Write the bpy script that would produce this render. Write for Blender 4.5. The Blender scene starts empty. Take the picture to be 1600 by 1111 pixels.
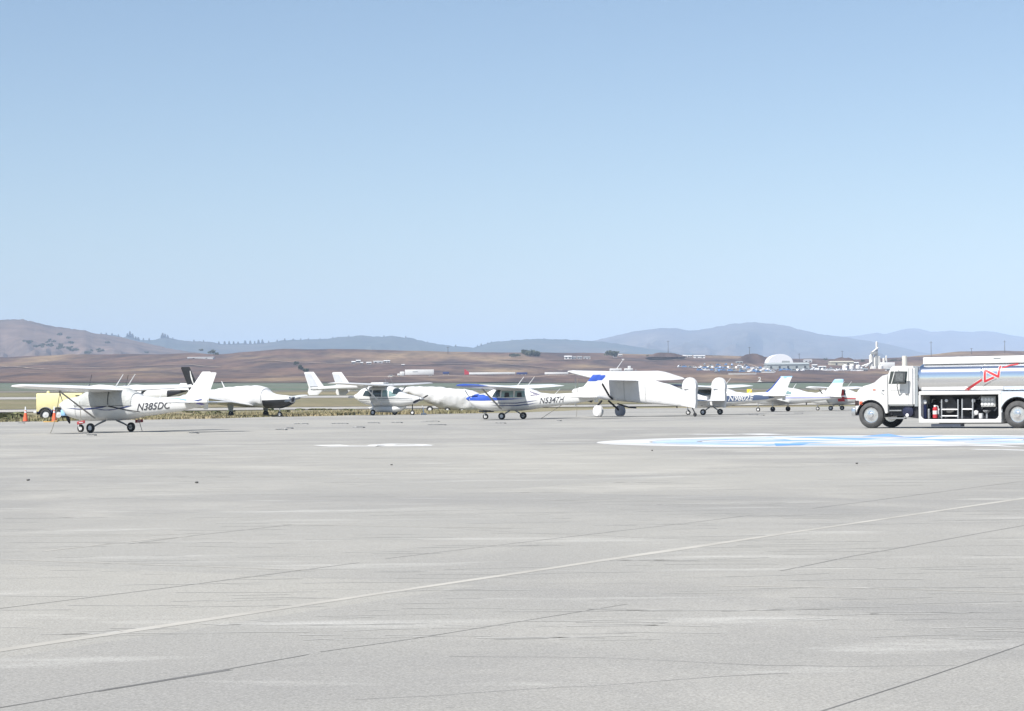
import bpy, bmesh, math, random
from mathutils import Vector, Matrix
random.seed(7)
# ------------------------------------------------------------------ camera / world / sun
SC = bpy.context.scene
F = 3300.0; CW, CH = 1600.0, 1111.0; EYE = 1.27
PITCH = math.atan(66.9/F); ROLL = -0.00955
cam_d = bpy.data.cameras.new('camera'); cam = bpy.data.objects.new('camera', cam_d)
SC.collection.objects.link(cam); SC.camera = cam
CM = Matrix.Rotation(math.pi/2+PITCH, 3, 'X') @ Matrix.Rotation(ROLL, 3, 'Z')
cam.matrix_world = Matrix.Translation((0, 0, EYE)) @ CM.to_4x4()
cam_d.sensor_width = 36.0; cam_d.lens = 36.0*F/CW
cam_d.clip_start = 0.1; cam_d.clip_end = 80000
SUN_L = Vector((.62, .50, -1.0)).normalized()
sun_d = bpy.data.lights.new('sun', 'SUN'); sun_d.energy = 4.8; sun_d.angle = math.radians(.53)
sun_d.color = (1.0, .965, .91)
sun = bpy.data.objects.new('sun', sun_d); SC.collection.objects.link(sun)
sun.rotation_euler = SUN_L.to_track_quat('-Z', 'Y').to_euler()
W = bpy.data.worlds.new('World'); SC.world = W; W.use_nodes = True
wn = W.node_tree.nodes; wl = W.node_tree.links
sky = wn.new('ShaderNodeTexSky'); sky.sky_type = 'NISHITA'; sky.sun_disc = False
sky.sun_elevation = math.asin(-SUN_L.z); sky.sun_rotation = math.atan2(-SUN_L.x, -SUN_L.y)
sky.altitude = 30; sky.air_density = 1.0; sky.dust_density = 0.3; sky.ozone_density = 1.8
bg = wn['Background']; bg.inputs['Strength'].default_value = 0.077
wl.new(sky.outputs[0], bg.inputs['Color'])
SC.view_settings.view_transform = 'Standard'; SC.view_settings.look = 'None'
SC.view_settings.exposure = 0.70; SC.view_settings.gamma = 1.0
SC.cycles.max_bounces = 6; SC.cycles.volume_bounces = 1

def ray(px, py):
    return CM @ Vector(((px-CW/2)/F, -(py-CH/2)/F, -1.0))
def G(px, py, z=0.0):                      # point on the level ground seen at a pixel
    r = ray(px, py); t = (z-EYE)/r.z
    return Vector((r.x*t, r.y*t, z))
def P(px, py, Y):                          # point at distance Y seen at a pixel
    r = ray(px, py); t = Y/r.y
    return Vector((r.x*t, Y, EYE+r.z*t))
def lerp_tab(tab, x):
    if x <= tab[0][0]: return tab[0][1]
    for (a, va), (b, vb) in zip(tab, tab[1:]):
        if x <= b: return va+(vb-va)*(x-a)/(b-a)
    return tab[-1][1]
def smooth_tab(tab, x):
    if x <= tab[0][0]: return tab[0][1]
    for (a, va), (b, vb) in zip(tab, tab[1:]):
        if x <= b:
            t = (x-a)/(b-a); t = t*t*(3-2*t)*.5+t*.5
            return va+(vb-va)*t
    return tab[-1][1]
# ------------------------------------------------------------------ materials
MATS = {}
def mat(name, col, rough=.5, metal=0.0, var=0.0, vscale=3.0, col2=None, bump=0.0, bscale=20.0, stretch=(1, 1, 1), spec=.5, coat=0.0, trans=0.0, space='Object'):
    if name in MATS: return MATS[name]
    m = bpy.data.materials.new(name); m.use_nodes = True
    nt = m.node_tree; b = nt.nodes['Principled BSDF']; L = nt.links
    b.inputs['Base Color'].default_value = (*col, 1); b.inputs['Roughness'].default_value = rough
    b.inputs['Metallic'].default_value = metal; b.inputs['Specular IOR Level'].default_value = spec
    b.inputs['Coat Weight'].default_value = coat
    tc = nt.nodes.new('ShaderNodeTexCoord'); mp = nt.nodes.new('ShaderNodeMapping')
    mp.inputs['Scale'].default_value = stretch; L.new(tc.outputs[space], mp.inputs[0])
    if var > 0 or col2:
        n = nt.nodes.new('ShaderNodeTexNoise'); n.inputs['Scale'].default_value = vscale; n.inputs['Detail'].default_value = 6
        L.new(mp.outputs[0], n.inputs['Vector'])
        mx = nt.nodes.new('ShaderNodeMix'); mx.data_type = 'RGBA'
        c2 = col2 if col2 else tuple(c*(1-var) for c in col)
        mx.inputs['A'].default_value = (*col, 1); mx.inputs['B'].default_value = (*c2, 1)
        rr = nt.nodes.new('ShaderNodeMapRange'); rr.inputs['From Min'].default_value = .35; rr.inputs['From Max'].default_value = .65
        L.new(n.outputs['Fac'], rr.inputs['Value']); L.new(rr.outputs[0], mx.inputs['Factor'])
        L.new(mx.outputs['Result'], b.inputs['Base Color'])
        r2 = nt.nodes.new('ShaderNodeMapRange'); r2.inputs['To Min'].default_value = max(.02, rough*.85); r2.inputs['To Max'].default_value = min(1, rough*1.2)
        L.new(n.outputs['Fac'], r2.inputs['Value']); L.new(r2.outputs[0], b.inputs['Roughness'])
    if bump > 0:
        n2 = nt.nodes.new('ShaderNodeTexNoise'); n2.inputs['Scale'].default_value = bscale; n2.inputs['Detail'].default_value = 5
        L.new(mp.outputs[0], n2.inputs['Vector'])
        bp = nt.nodes.new('ShaderNodeBump'); bp.inputs['Strength'].default_value = bump; bp.inputs['Distance'].default_value = .05
        L.new(n2.outputs['Fac'], bp.inputs['Height']); L.new(bp.outputs[0], b.inputs['Normal'])
    MATS[name] = m
    return m
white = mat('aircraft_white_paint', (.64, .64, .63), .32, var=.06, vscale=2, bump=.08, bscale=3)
wingwhite = mat('lit_wing_white', (.82, .82, .81), .32, var=.04, vscale=2)  # lighter copy of the aircraft white; sunlit brightness of wings put into colour
truckwhite = mat('truck_white_paint', (.68, .68, .67), .28, var=.05, vscale=1.5, coat=.3)
cloth = mat('white_canvas_cover', (.60, .60, .60), .85, var=.05, vscale=2, bump=.9, bscale=2.2)
clothgrey = mat('pale_grey_fabric', (.43, .44, .43), .9, var=.12, vscale=2, bump=1.0, bscale=4)
bluep = mat('royal_blue_paint', (.03, .085, .42), .35, var=.1, vscale=2)
navy = mat('navy_paint', (.03, .045, .17), .35, var=.1)
sky_blue = mat('pale_blue_paint', (.30, .52, .80), .4, var=.1)
red = mat('red_paint', (.50, .035, .045), .45, var=.1)
redtag = mat('red_streamer', (.42, .07, .08), .8, var=.1)
black = mat('black_paint', (.018, .018, .02), .35, var=.2)
rubber = mat('tyre_rubber', (.035, .035, .036), .8, var=.35, vscale=9)
rubberg = mat('dusty_tyre_rubber', (.085, .085, .085), .85, var=.3, vscale=6)
metal = mat('brushed_aluminium', (.72, .73, .75), .28, 1.0, var=.08, vscale=6)
hubm = mat('polished_wheel_metal', (.78, .78, .80), .22, .9, var=.2, vscale=8)
hubw = mat('white_wheel_hub', (.7, .7, .7), .4, var=.1)
greym = mat('grey_steel', (.30, .31, .32), .45, .5, var=.2)
darkm = mat('dark_chassis_steel', (.03, .03, .038), .5, .2, var=.3)
glass = mat('tinted_window_glass', (.03, .045, .05), .06, var=.1, spec=.8)
glassg = mat('pale_green_window_glass', (.20, .30, .30), .08, var=.1, spec=.8)
letter = mat('grey_lettering', (.055, .055, .065), .5, var=.1)
yellow = mat('pale_yellow_paint', (.80, .72, .38), .5, var=.08)
orange = mat('cone_orange', (.80, .13, .05), .5, var=.1)
rope = mat('tie_rope', (.30, .28, .24), .9, var=.2)
seatm = mat('seat_fabric', (.05, .05, .055), .9, var=.2)
# ------------------------------------------------------------------ object helpers
COL = SC.collection
def obj(name, bm, m, parent=None, smooth=True, loc=None):
    me = bpy.data.meshes.new(name)
    bmesh.ops.recalc_face_normals(bm, faces=bm.faces)
    bm.to_mesh(me); bm.free()
    for p in me.polygons: p.use_smooth = smooth
    if smooth:
        try: me.set_sharp_from_angle(angle=math.radians(38))
        except Exception: pass
    ms = m if isinstance(m, (list, tuple)) else [m]
    for k in ms: me.materials.append(k)
    o = bpy.data.objects.new(name, me); COL.objects.link(o)
    if parent: o.parent = parent
    if loc is not None: o.location = loc
    return o
def tag(o, label=None, cat=None, group=None, kind=None):
    if label: o['label'] = label
    if cat: o['category'] = cat
    if group: o['group'] = group
    if kind: o['kind'] = kind
    return o
def thing(name, label, cat, loc, rz=0.0, scale=(1, 1, 1), group=None):
    o = bpy.data.objects.new(name, None); COL.objects.link(o); o.empty_display_size = .3
    o.location = loc; o.rotation_euler = (0, 0, rz); o.scale = scale
    return tag(o, label, cat, group)
def BM(): return bmesh.new()
def box(bm, x0, x1, y0, y1, z0, z1, bev=0.0, mi=0):
    r = bmesh.ops.create_cube(bm, size=1.0)
    for v in r['verts']:
        v.co = Vector(((x0+x1)/2+v.co.x*(x1-x0), (y0+y1)/2+v.co.y*(y1-y0), (z0+z1)/2+v.co.z*(z1-z0)))
    fs = set(f for v in r['verts'] for f in v.link_faces)
    for f in fs: f.material_index = mi
    if bev > 0:
        es = set(e for v in r['verts'] for e in v.link_edges)
        bmesh.ops.bevel(bm, geom=list(es), offset=bev, segments=2, affect='EDGES', profile=.5)
    return bm
def tube(bm, pts, r, seg=8, r2=None, mi=0):
    pts = [Vector(p) for p in pts]; rings = []
    for i, p in enumerate(pts):
        d = (pts[min(i+1, len(pts)-1)]-pts[max(i-1, 0)]).normalized()
        a = d.orthogonal().normalized(); b = d.cross(a)
        rr = r if r2 is None else r+(r2-r)*i/(len(pts)-1)
        if i and rings:
            pa = rings[-1][1]; a = (pa-d*pa.dot(d)).normalized(); b = d.cross(a)
        rings.append(([bm.verts.new(p+rr*(a*math.cos(2*math.pi*k/seg)+b*math.sin(2*math.pi*k/seg))) for k in range(seg)], a))
    for (A, _), (B, _) in zip(rings, rings[1:]):
        for k in range(seg):
            f = bm.faces.new((A[k], A[(k+1) % seg], B[(k+1) % seg], B[k])); f.material_index = mi
    bm.faces.new(rings[0][0][::-1]).material_index = mi; bm.faces.new(rings[-1][0]).material_index = mi
    return bm
def lathe(bm, prof, c=(0, 0, 0), axis='Y', seg=24, mi=0):
    """prof: list of (axial, radius)"""
    c = Vector(c); rings = []
    for a, r in prof:
        ring = []
        for k in range(seg):
            t = 2*math.pi*k/seg; u, v = r*math.cos(t), r*math.sin(t)
            q = {'Y': (u, a, v), 'X': (a, u, v), 'Z': (u, v, a)}[axis]
            ring.append(bm.verts.new(c+Vector(q)))
        rings.append(ring)
    for A, B in zip(rings, rings[1:]):
        for k in range(seg):
            bm.faces.new((A[k], A[(k+1) % seg], B[(k+1) % seg], B[k])).material_index = mi
    for R in (rings[0], rings[-1]):
        try: bm.faces.new(R).material_index = mi
        except Exception: pass
    return bm
def loft(bm, rings, closed=True, mi=0):
    R = [[bm.verts.new(p) for p in r] for r in rings]
    n = len(R[0])
    for A, B in zip(R, R[1:]):
        for k in range(n if closed else n-1):
            try: bm.faces.new((A[k], A[(k+1) % n], B[(k+1) % n], B[k])).material_index = mi
            except Exception: pass
    if closed:
        bm.faces.new(R[0][::-1]).material_index = mi; bm.faces.new(R[-1]).material_index = mi
    return bm
def prism(bm, poly, y0, y1, axis='Y', mi=0):
    """poly in (x,z) extruded y0..y1"""
    def q(a, b, c): return {'Y': (a, c, b), 'X': (c, a, b), 'Z': (a, b, c)}[axis]
    A = [bm.verts.new(q(x, z, y0)) for x, z in poly]; B = [bm.verts.new(q(x, z, y1)) for x, z in poly]
    n = len(poly)
    for k in range(n): bm.faces.new((A[k], A[(k+1) % n], B[(k+1) % n], B[k])).material_index = mi
    f1 = bm.faces.new(A[::-1]); f2 = bm.faces.new(B); f1.material_index = mi; f2.material_index = mi
    f1.normal_update(); f2.normal_update(); bmesh.ops.triangulate(bm, faces=[f1, f2])
    return bm
def text_mesh(s, size=1.0, shear=0.0):
    cu = bpy.data.curves.new('txt', 'FONT'); cu.body = s; cu.size = size; cu.shear = shear; cu.resolution_u = 3
    cu.offset = .016*size
    o = bpy.data.objects.new('txt', cu); COL.objects.link(o)
    dg = bpy.context.evaluated_depsgraph_get(); me = bpy.data.meshes.new_from_object(o.evaluated_get(dg))
    vs = [tuple(v.co) for v in me.vertices]; fs = [tuple(p.vertices) for p in me.polygons]
    bpy.data.objects.remove(o); bpy.data.curves.remove(cu); bpy.data.meshes.remove(me)
    x0 = min(v[0] for v in vs); x1 = max(v[0] for v in vs); y0 = min(v[1] for v in vs); y1 = max(v[1] for v in vs)
    return [((v[0]-x0)/(x1-x0), (v[1]-y0)/(y1-y0)) for v in vs], fs

# ------------------------------------------------------------------ setting: terrain
EDGE = [(-900, 672), (-300, 664), (0, 659.5), (170, 656.8), (340, 654), (400, 652), (560, 648.8), (800, 645), (1000, 637), (1200, 630), (1600, 628), (2600, 622)]
CREST = [(-900, 566), (-400, 562), (0, 558), (60, 556), (130, 553.5), (200, 553), (260, 553.5), (300, 552), (345, 553.5), (385, 549.5), (440, 545.5), (550, 546), (650, 548),
         (700, 549.5), (800, 550.5), (900, 551.5), (1000, 553), (1080, 554.5), (1160, 556), (1250, 560), (1340, 562), (1400, 559), (1440, 555), (1500, 549.5), (1560, 548.5), (1650, 549), (2000, 548), (2600, 550)]
HY0, HY1 = 1200.0, 2500.0
def hashn(i, j):
    n = math.sin(i*127.1+j*311.7)*43758.5453
    return n-math.floor(n)
def vnoise(x, y):
    i, j = math.floor(x), math.floor(y); u, v = x-i, y-j
    u = u*u*(3-2*u); v = v*v*(3-2*v)
    a = hashn(i, j)*(1-u)+hashn(i+1, j)*u; b = hashn(i, j+1)*(1-u)+hashn(i+1, j+1)*u
    return a*(1-v)+b*v-.5
def fbm(x, y, o=4):
    s = 0; a = 1
    for k in range(o): s += a*vnoise(x*2**k+17*k, y*2**k+5*k); a *= .5
    return s
def hill_pt(px, t):                         # t 0 foot .. 1 crest
    c = smooth_tab(CREST, px)
    Y = HY0+(HY1-HY0)*t
    p = P(px, 598.0+(c-598.0)*t, Y)
    p.z += 5.0*fbm(p.x/160, p.y/220)*math.sin(math.pi*min(1, t*1.0))*1.0 + .8*fbm(p.x/30, p.y/50, 3)
    return p
def on_hill(px, py):
    c = smooth_tab(CREST, px); t = min(1.0, max(0.0, (598.0-py)/(598.0-c)))
    return hill_pt(px, t)
MIDTAB = [(150, None), (264, None), (330, 634), (430, 627), (560, 619), (760, 611), (HY0, 598)]
def mid_z(px, Y):
    if Y <= 264: return 0.0
    tab = [(264, P(px, 0, 264) and 0)]
    r = ray(px, 598.0); z1 = EYE+r.z*HY0/r.y
    t = (Y-264)/(HY0-264)
    return z1*(t*.75+t*t*.25)
def ground_sheet(name, px0, px1, rows, m, dz=0.0, step=25, label=None):
    bm = BM(); R = []
    for row in rows:
        R.append([bm.verts.new(p) for p in row])
    for A, B in zip(R, R[1:]):
        for k in range(len(A)-1): bm.faces.new((A[k], A[k+1], B[k+1], B[k]))
    o = obj(name, bm, m); o['kind'] = 'structure'
    return o
def px_cols(a, b, s): return [a+s*i for i in range(int((b-a)/s)+1)]

# --- ground materials
def ground_mat(name, c1, c2, c3, s1, s2, stretch=(1, 1, 1), fine=8.0, bump=.3, rough=.95):
    m = bpy.data.materials.new(name); m.use_nodes = True; nt = m.node_tree; L = nt.links
    b = nt.nodes['Principled BSDF']; b.inputs['Roughness'].default_value = rough; b.inputs['Specular IOR Level'].default_value = .2
    g = nt.nodes.new('ShaderNodeNewGeometry'); mp = nt.nodes.new('ShaderNodeMapping'); mp.inputs['Scale'].default_value = stretch
    L.new(g.outputs['Position'], mp.inputs[0])
    def noise(s, d=6, w=0.0):
        n = nt.nodes.new('ShaderNodeTexNoise'); n.inputs['Scale'].default_value = s; n.inputs['Detail'].default_value = d
        n.inputs['Distortion'].default_value = w; L.new(mp.outputs[0], n.inputs['Vector']); return n
    def rng(n, a, b_):
        r = nt.nodes.new('ShaderNodeMapRange'); r.inputs['From Min'].default_value = a; r.inputs['From Max'].default_value = b_
        L.new(n.outputs['Fac'], r.inputs['Value']); return r
    def mix(a, b_, f):
        x = nt.nodes.new('ShaderNodeMix'); x.data_type = 'RGBA'
        if isinstance(a, tuple): x.inputs['A'].default_value = (*a, 1)
        else: L.new(a.outputs['Result'], x.inputs['A'])
        if isinstance(b_, tuple): x.inputs['B'].default_value = (*b_, 1)
        else: L.new(b_.outputs['Result'], x.inputs['B'])
        L.new(f.outputs[0], x.inputs['Factor']); return x
    n1 = noise(s1, 8, .6); n2 = noise(s2, 6); n3 = noise(fine, 3)
    a = mix(c1, c2, rng(n1, .38, .62)); a = mix(a, c3, rng(n2, .52, .72))
    mul = nt.nodes.new('ShaderNodeMix'); mul.data_type = 'RGBA'; mul.blend_type = 'MULTIPLY'; mul.inputs['Factor'].default_value = .35
    L.new(a.outputs['Result'], mul.inputs['A']); r3 = rng(n3, .3, .6); L.new(r3.outputs[0], mul.inputs['B'])
    L.new(mul.outputs['Result'], b.inputs['Base Color'])
    if bump:
        bp = nt.nodes.new('ShaderNodeBump'); bp.inputs['Strength'].default_value = bump; bp.inputs['Distance'].default_value = .3
        L.new(n2.outputs['Fac'], bp.inputs['Height']); L.new(bp.outputs[0], b.inputs['Normal'])
    return m
hillm = ground_mat('brown_hillside_grass', (.158, .099, .071), (.075, .052, .046), (.29, .205, .12), .024, .011, stretch=(1, .25, 1), fine=.12, bump=0)
grassm = ground_mat('dry_verge_grass', (.27, .23, .15), (.20, .19, .105), (.34, .28, .19), .06, .035, fine=1.5)
olivem = ground_mat('olive_field_grass', (.17, .16, .09), (.22, .19, .115), (.27, .215, .13), .03, .012, fine=.6, bump=0)
cropm = ground_mat('green_crop_rows', (.115, .145, .10), (.14, .155, .115), (.16, .155, .12), .004, .008, fine=.2, bump=0)
paverm = ground_mat('pale_taxiway_asphalt', (.40, .38, .34), (.34, .33, .31), (.46, .44, .40), .05, .02, fine=1.0, bump=0)
earthm = ground_mat('bare_earth', (.26, .21, .16), (.21, .18, .13), (.32, .27, .20), .01, .02, fine=.5, bump=0)
darkstrip = ground_mat('dark_strip_ground', (.075, .062, .055), (.10, .085, .075), (.06, .06, .05), .02, .01, fine=.4, bump=0)

# base terrain: one sheet from behind the camera to beyond the hill crest
cols = px_cols(-1000, 2700, 50)
rows = []
for Y in (-400, -60, -1, ):
    rows.append([Vector(((c-800)/F*1500, Y, -.12)) for c in cols])
for Y in (60, 140, 200, 264):
    rows.append([Vector(((c-800)/F*max(Y, 400)*1.0, Y, -.12)) for c in cols])
rows = [[Vector((-900+1800*i/(len(cols)-1), Y, -.12)) for i, c in enumerate(cols)] for Y in (-500, -50, 50, 140, 200)]
rows.append([Vector((P(c, 620, 264).x, 264, -.06)) for c in cols])
for Y in (330, 400, 480, 560, 680, 820, 1000, HY0):
    r = []
    for c in cols:
        p = P(c, 610, Y); r.append(Vector((p.x, Y, mid_z(c, Y))))
    rows.append(r)
ground_sheet('terrain', 0, 0, rows, earthm)
# hill face with relief, then falling away behind the crest
cols = px_cols(-900, 2600, 12)
rows = [[hill_pt(c, t/40) for c in cols] for t in range(41)]
for extra, drop in ((250, 6), (700, 30), (1600, 75)):
    rows.append([Vector((hill_pt(c, 1).x*(1+extra/2500), HY1+extra, hill_pt(c, 1).z-drop)) for c in cols])
ground_sheet('hillside', 0, 0, rows, hillm)
rows = [[Vector((-16000+32000*i/20, Y, -16)) for i in range(21)] for Y in (3900, 9000, 16000, 30000)]
ground_sheet('valley_floor', 0, 0, rows, olivem)
# strips beyond the apron
cols = px_cols(-900, 2600, 25)
def band(name, ya, yb, m, dz, pxa=-900, pxb=2600, wob=0.0):
    cc = [c for c in cols if pxa <= c <= pxb]; rows = []
    ys = [ya+(yb-ya)*k/4 for k in range(5)]
    for Y in ys:
        w = wob
        r = []
        for c in cc:
            YY = Y+w*fbm(c/60, Y/40)*(1 if Y in (ys[0], ys[-1]) else .5)
            p = P(c, 610, YY); r.append(Vector((p.x, YY, mid_z(c, YY)+dz)))
        rows.append(r)
    return ground_sheet(name, 0, 0, rows, m)
band('grass_verge', 120, 268, grassm, .0)
band('taxiway', 272, 296, paverm, .03)
band('grass_field', 300, 440, olivem, .03)
band('runway', 445, 500, paverm, .06)
band('grass_strip', 506, 640, olivem, .06)
band('service_road', 650, 668, paverm, .12)
band('crop_field', 690, 1150, cropm, .12)
band('dark_foot_strip', 1158, 1200, darkstrip, .5)  # dark band along the foot of the hill
# --- the concrete apron
def apron_material():
    m = bpy.data.materials.new('weathered_concrete_apron'); m.use_nodes = True; nt = m.node_tree; L = nt.links
    b = nt.nodes['Principled BSDF']; b.inputs['Specular IOR Level'].default_value = .25
    g = nt.nodes.new('ShaderNodeNewGeometry')
    mp = nt.nodes.new('ShaderNodeMapping'); mp.inputs['Rotation'].default_value = (0, 0, math.radians(31)); L.new(g.outputs['Position'], mp.inputs[0])
    def noise(s, d=6, w=0.0, src=None, ro=.5):
        n = nt.nodes.new('ShaderNodeTexNoise'); n.inputs['Scale'].default_value = s; n.inputs['Detail'].default_value = d
        n.inputs['Roughness'].default_value = ro
        n.inputs['Distortion'].default_value = w; L.new((src or g).outputs['Position' if src is None else 0], n.inputs['Vector']); return n
    def rng(n, a, b_, c=0., d=1.):
        r = nt.nodes.new('ShaderNodeMapRange'); r.inputs['From Min'].default_value = a; r.inputs['From Max'].default_value = b_
        r.inputs['To Min'].default_value = c; r.inputs['To Max'].default_value = d
        L.new(n.outputs[0] if n.bl_idname != 'ShaderNodeTexNoise' else n.outputs['Fac'], r.inputs['Value']); return r
    def mix(a, b_, f, bt='MIX'):
        x = nt.nodes.new('ShaderNodeMix'); x.data_type = 'RGBA'; x.blend_type = bt
        for k, v in (('A', a), ('B', b_)):
            if isinstance(v, tuple): x.inputs[k].default_value = (*v, 1)
            else: L.new(v.outputs['Result'] if v.bl_idname == 'ShaderNodeMix' else v.outputs[0], x.inputs[k])
        if isinstance(f, float): x.inputs['Factor'].default_value = f
        else: L.new(f.outputs[0], x.inputs['Factor'])
        return x
    # broad areas: greyer asphalt-like worn bays and warmer pale bays
    big = noise(.055, 4, 1.0, mp); a = mix((.335, .325, .296), (.282, .275, .257), rng(big, .42, .56))
    mid = noise(.32, 7, .4, mp, .6); a = mix(a, (.39, .377, .342), rng(mid, .50, .66, 0, .6))
    st = nt.nodes.new('ShaderNodeMapping'); st.inputs['Scale'].default_value = (.22, 1.0, 1); L.new(g.outputs['Position'], st.inputs[0])
    streak = noise(1.3, 8, .2, st, .62); a = mix(a, (.46, .45, .415), rng(streak, .57, .70, 0, .8))
    streak2 = noise(3.1, 6, .2, st, .6); a = mix(a, (.22, .216, .205), rng(streak2, .60, .74, 0, .22))
    fine = noise(70, 4, 0, None, .75); a = mix(a, rng(fine, .3, .7, .6, 1.32), .75, 'MULTIPLY')
    speck = noise(9.0, 3, .3, None, .75); a = mix(a, (.16, .157, .15), rng(speck, .68, .76, 0, .4))
    fine2 = noise(95, 2, 0, None, .6); a = mix(a, rng(fine2, .3, .7, .7, 1.2), .5, 'MULTIPLY')
    # slab to slab tone
    vor = nt.nodes.new('ShaderNodeTexBrick'); vor.offset = 0.0; vor.inputs['Scale'].default_value = 1.0
    vor.inputs['Brick Width'].default_value = 7.6; vor.inputs['Row Height'].default_value = 6.1; vor.inputs['Mortar Size'].default_value = 0.0
    vor.inputs['Color1'].default_value = (.90, .90, .91, 1); vor.inputs['Color2'].default_value = (1.06, 1.05, 1.03, 1)
    L.new(mp.outputs[0], vor.inputs['Vector'])
    a = mix(a, vor, .7, 'MULTIPLY')
    L.new(a.outputs['Result'], b.inputs['Base Color']); L.new(rng(mid, .3, .7, .75, .95).outputs[0], b.inputs['Roughness'])
    bp = nt.nodes.new('ShaderNodeBump'); bp.inputs['Strength'].default_value = .35; bp.inputs['Distance'].default_value = .006
    L.new(fine.outputs['Fac'], bp.inputs['Height']); L.new(bp.outputs[0], b.inputs['Normal'])
    return m
apronm = apron_material()
bm = BM()
far = [G(x, lerp_tab(EDGE, x)+.5*fbm(x/40, 3)) for x in px_cols(-900, 2600, 20)]
nearv = [Vector((-220+440*i/(len(far)-1), -60, 0)) for i in range(len(far))]
R = []
for t in (0, .25, .5, .7, .85, .95, 1.0):
    R.append([bm.verts.new(Vector((n.x+(f.x-n.x)*t, n.y+(f.y-n.y)*t, .004))) for n, f in zip(nearv, far)])
for A, B in zip(R, R[1:]):
    for k in range(len(A)-1): bm.faces.new((A[k], A[k+1], B[k+1], B[k]))
tag(obj('apron_pavement', bm, apronm, smooth=False), kind='structure')
# joints, sealed cracks and painted marks on the apron
jdark = mat('dark_joint_filler', (.16, .157, .15), .95, var=.3, vscale=2)  # own dark tone of joints, cracks and stones
jlight = mat('joint_sealant', (.43, .41, .365), .9, var=.25, vscale=1.2)
paintw = mat('worn_white_marking', (.68, .68, .67), .7, col2=(.40, .39, .37), vscale=.9, stretch=(.35, 1, 1), bump=.1, bscale=20)
paintb = mat('pale_blue_marking', (.27, .42, .66), .7, col2=(.50, .56, .64), vscale=.8, stretch=(.3, 1, 1))
paintb2 = mat('blue_marking', (.10, .27, .60), .7, col2=(.24, .38, .60), vscale=.8, stretch=(.3, 1, 1))
LW = 1.0
def strip(bm, pts, w, z=.008, wob=.02, step=.6):
    z = .0042+z*.12
    out = []
    for a, b in zip(pts, pts[1:]):
        n = max(1, int((b-a).length/step))
        for k in range(n): out.append(a.lerp(b, k/n))
    out.append(pts[-1]); L = []; R = []
    for i, p in enumerate(out):
        d = (out[min(i+1, len(out)-1)]-out[max(i-1, 0)]).normalized(); nn = Vector((-d.y, d.x, 0))
        o = nn*wob*fbm(i*.35, len(out)*.1+pts[0].x); ww = w*LW*(.75+.7*abs(fbm(i*.22, pts[0].y)))
        L.append(bm.verts.new((p+o+nn*ww/2).xy.to_3d()+Vector((0, 0, z)))); R.append(bm.verts.new((p+o-nn*ww/2).xy.to_3d()+Vector((0, 0, z))))
    for i in range(len(out)-1): bm.faces.new((L[i], R[i], R[i+1], L[i+1]))
def gl(*a): return [G(x, y) for x, y in a]
LW = .62
bm = BM()
strip(bm, gl((-60, 1118), (180, 1077), (360, 1046), (480, 1024)), .022)
strip(bm, gl((150, 1082), (360, 1048)), .05, z=.009)
strip(bm, gl((500, 1020), (640, 1000), (900, 958), (980, 945)), .012)
strip(bm, gl((-40, 957), (250, 921), (500, 888), (560, 880)), .022)
strip(bm, gl((600, 874), (800, 850), (1100, 815), (1180, 805)), .016)
strip(bm, gl((1270, 795), (1440, 773), (1600, 752)), .02)
strip(bm, gl((1280, 1114), (1440, 1062), (1620, 1001)), .018)
strip(bm, gl((1220, 893), (1330, 870), (1450, 849), (1620, 818)), .022)
strip(bm, gl((200, 851), (300, 838), (460, 820)), .02)
tag(obj('joint_lines', bm, jdark, smooth=False), kind='structure')
LW = .9
bm = BM()
strip(bm, gl((-60, 1026), (1640, 773)), .12, z=.010, wob=.03)
strip(bm, gl((-30, 874), (230, 883), (480, 892)), .05, z=.010)
strip(bm, gl((60, 742.5), (330, 745), (600, 749)), .10, z=.010)
strip(bm, gl((440, 820), (620, 823), (800, 826)), .05, z=.010)
strip(bm, gl((850, 782), (1000, 784), (1140, 786)), .05, z=.010)
strip(bm, gl((1125, 916), (1360, 920), (1620, 928)), .04, z=.010)
strip(bm, gl((1390, 736.5), (1620, 740.5)), .07, z=.010)
strip(bm, gl((70, 862), (240, 843), (300, 839)), .05, z=.011)
strip(bm, gl((0, 838), (230, 838), (300, 834)), .06, z=.010)
tag(obj('sealant_lines', bm, jlight, smooth=False), kind='structure')
LW = 1.0
bm = BM(); rs = random.Random(31)
for k in range(6):
    px = rs.uniform(0, 1600); py = 760+rs.random()*330; p = G(px, py); a = rs.choice((0, 3.14))+rs.gauss(0, .2); pts = [p]
    for q in range(rs.randint(5, 14)):
        a += rs.gauss(0, .16); pts.append(pts[-1]+Vector((math.cos(a), math.sin(a), 0))*rs.uniform(.15, .5))
    strip(bm, pts, .012, z=.0, wob=.03, step=.12)
tag(obj('hairline_cracks', bm, jdark, smooth=False), kind='structure')
# short pale scuffs and dark chips scattered over the apron
bm = BM(); bd = BM()
rs = random.Random(11)
for k in range(620):
    px = rs.uniform(-100, 1700); py = 672+rs.random()**1.6*330
    p = G(px, py); l = rs.uniform(.25, 1.5)*(p.y/40+.3); ang = rs.gauss(0, .12)
    w = rs.uniform(.006, .020)*(p.y/14+.3)
    q = p+Vector((math.cos(ang), math.sin(ang), 0))*l
    tgt = bm if rs.random() < .992 else bd
    strip(tgt, [p, (p+q)/2+Vector((0, rs.uniform(-.05, .05), 0)), q], w if tgt is bm else w*.45, z=.012 if tgt is bm else .013, wob=w, step=max(.15, l/7))
mscuff = mat('pale_scuffed_concrete', (.46, .45, .42), .95, var=.2, vscale=4)
mchip = mat('grey_scuffed_concrete', (.20, .198, .195), .95, var=.2, vscale=4)
tag(obj('pale_scuffs', bm, mscuff, smooth=False), kind='structure')
tag(obj('dark_scuffs', bd, mchip, smooth=False), kind='structure')
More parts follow.
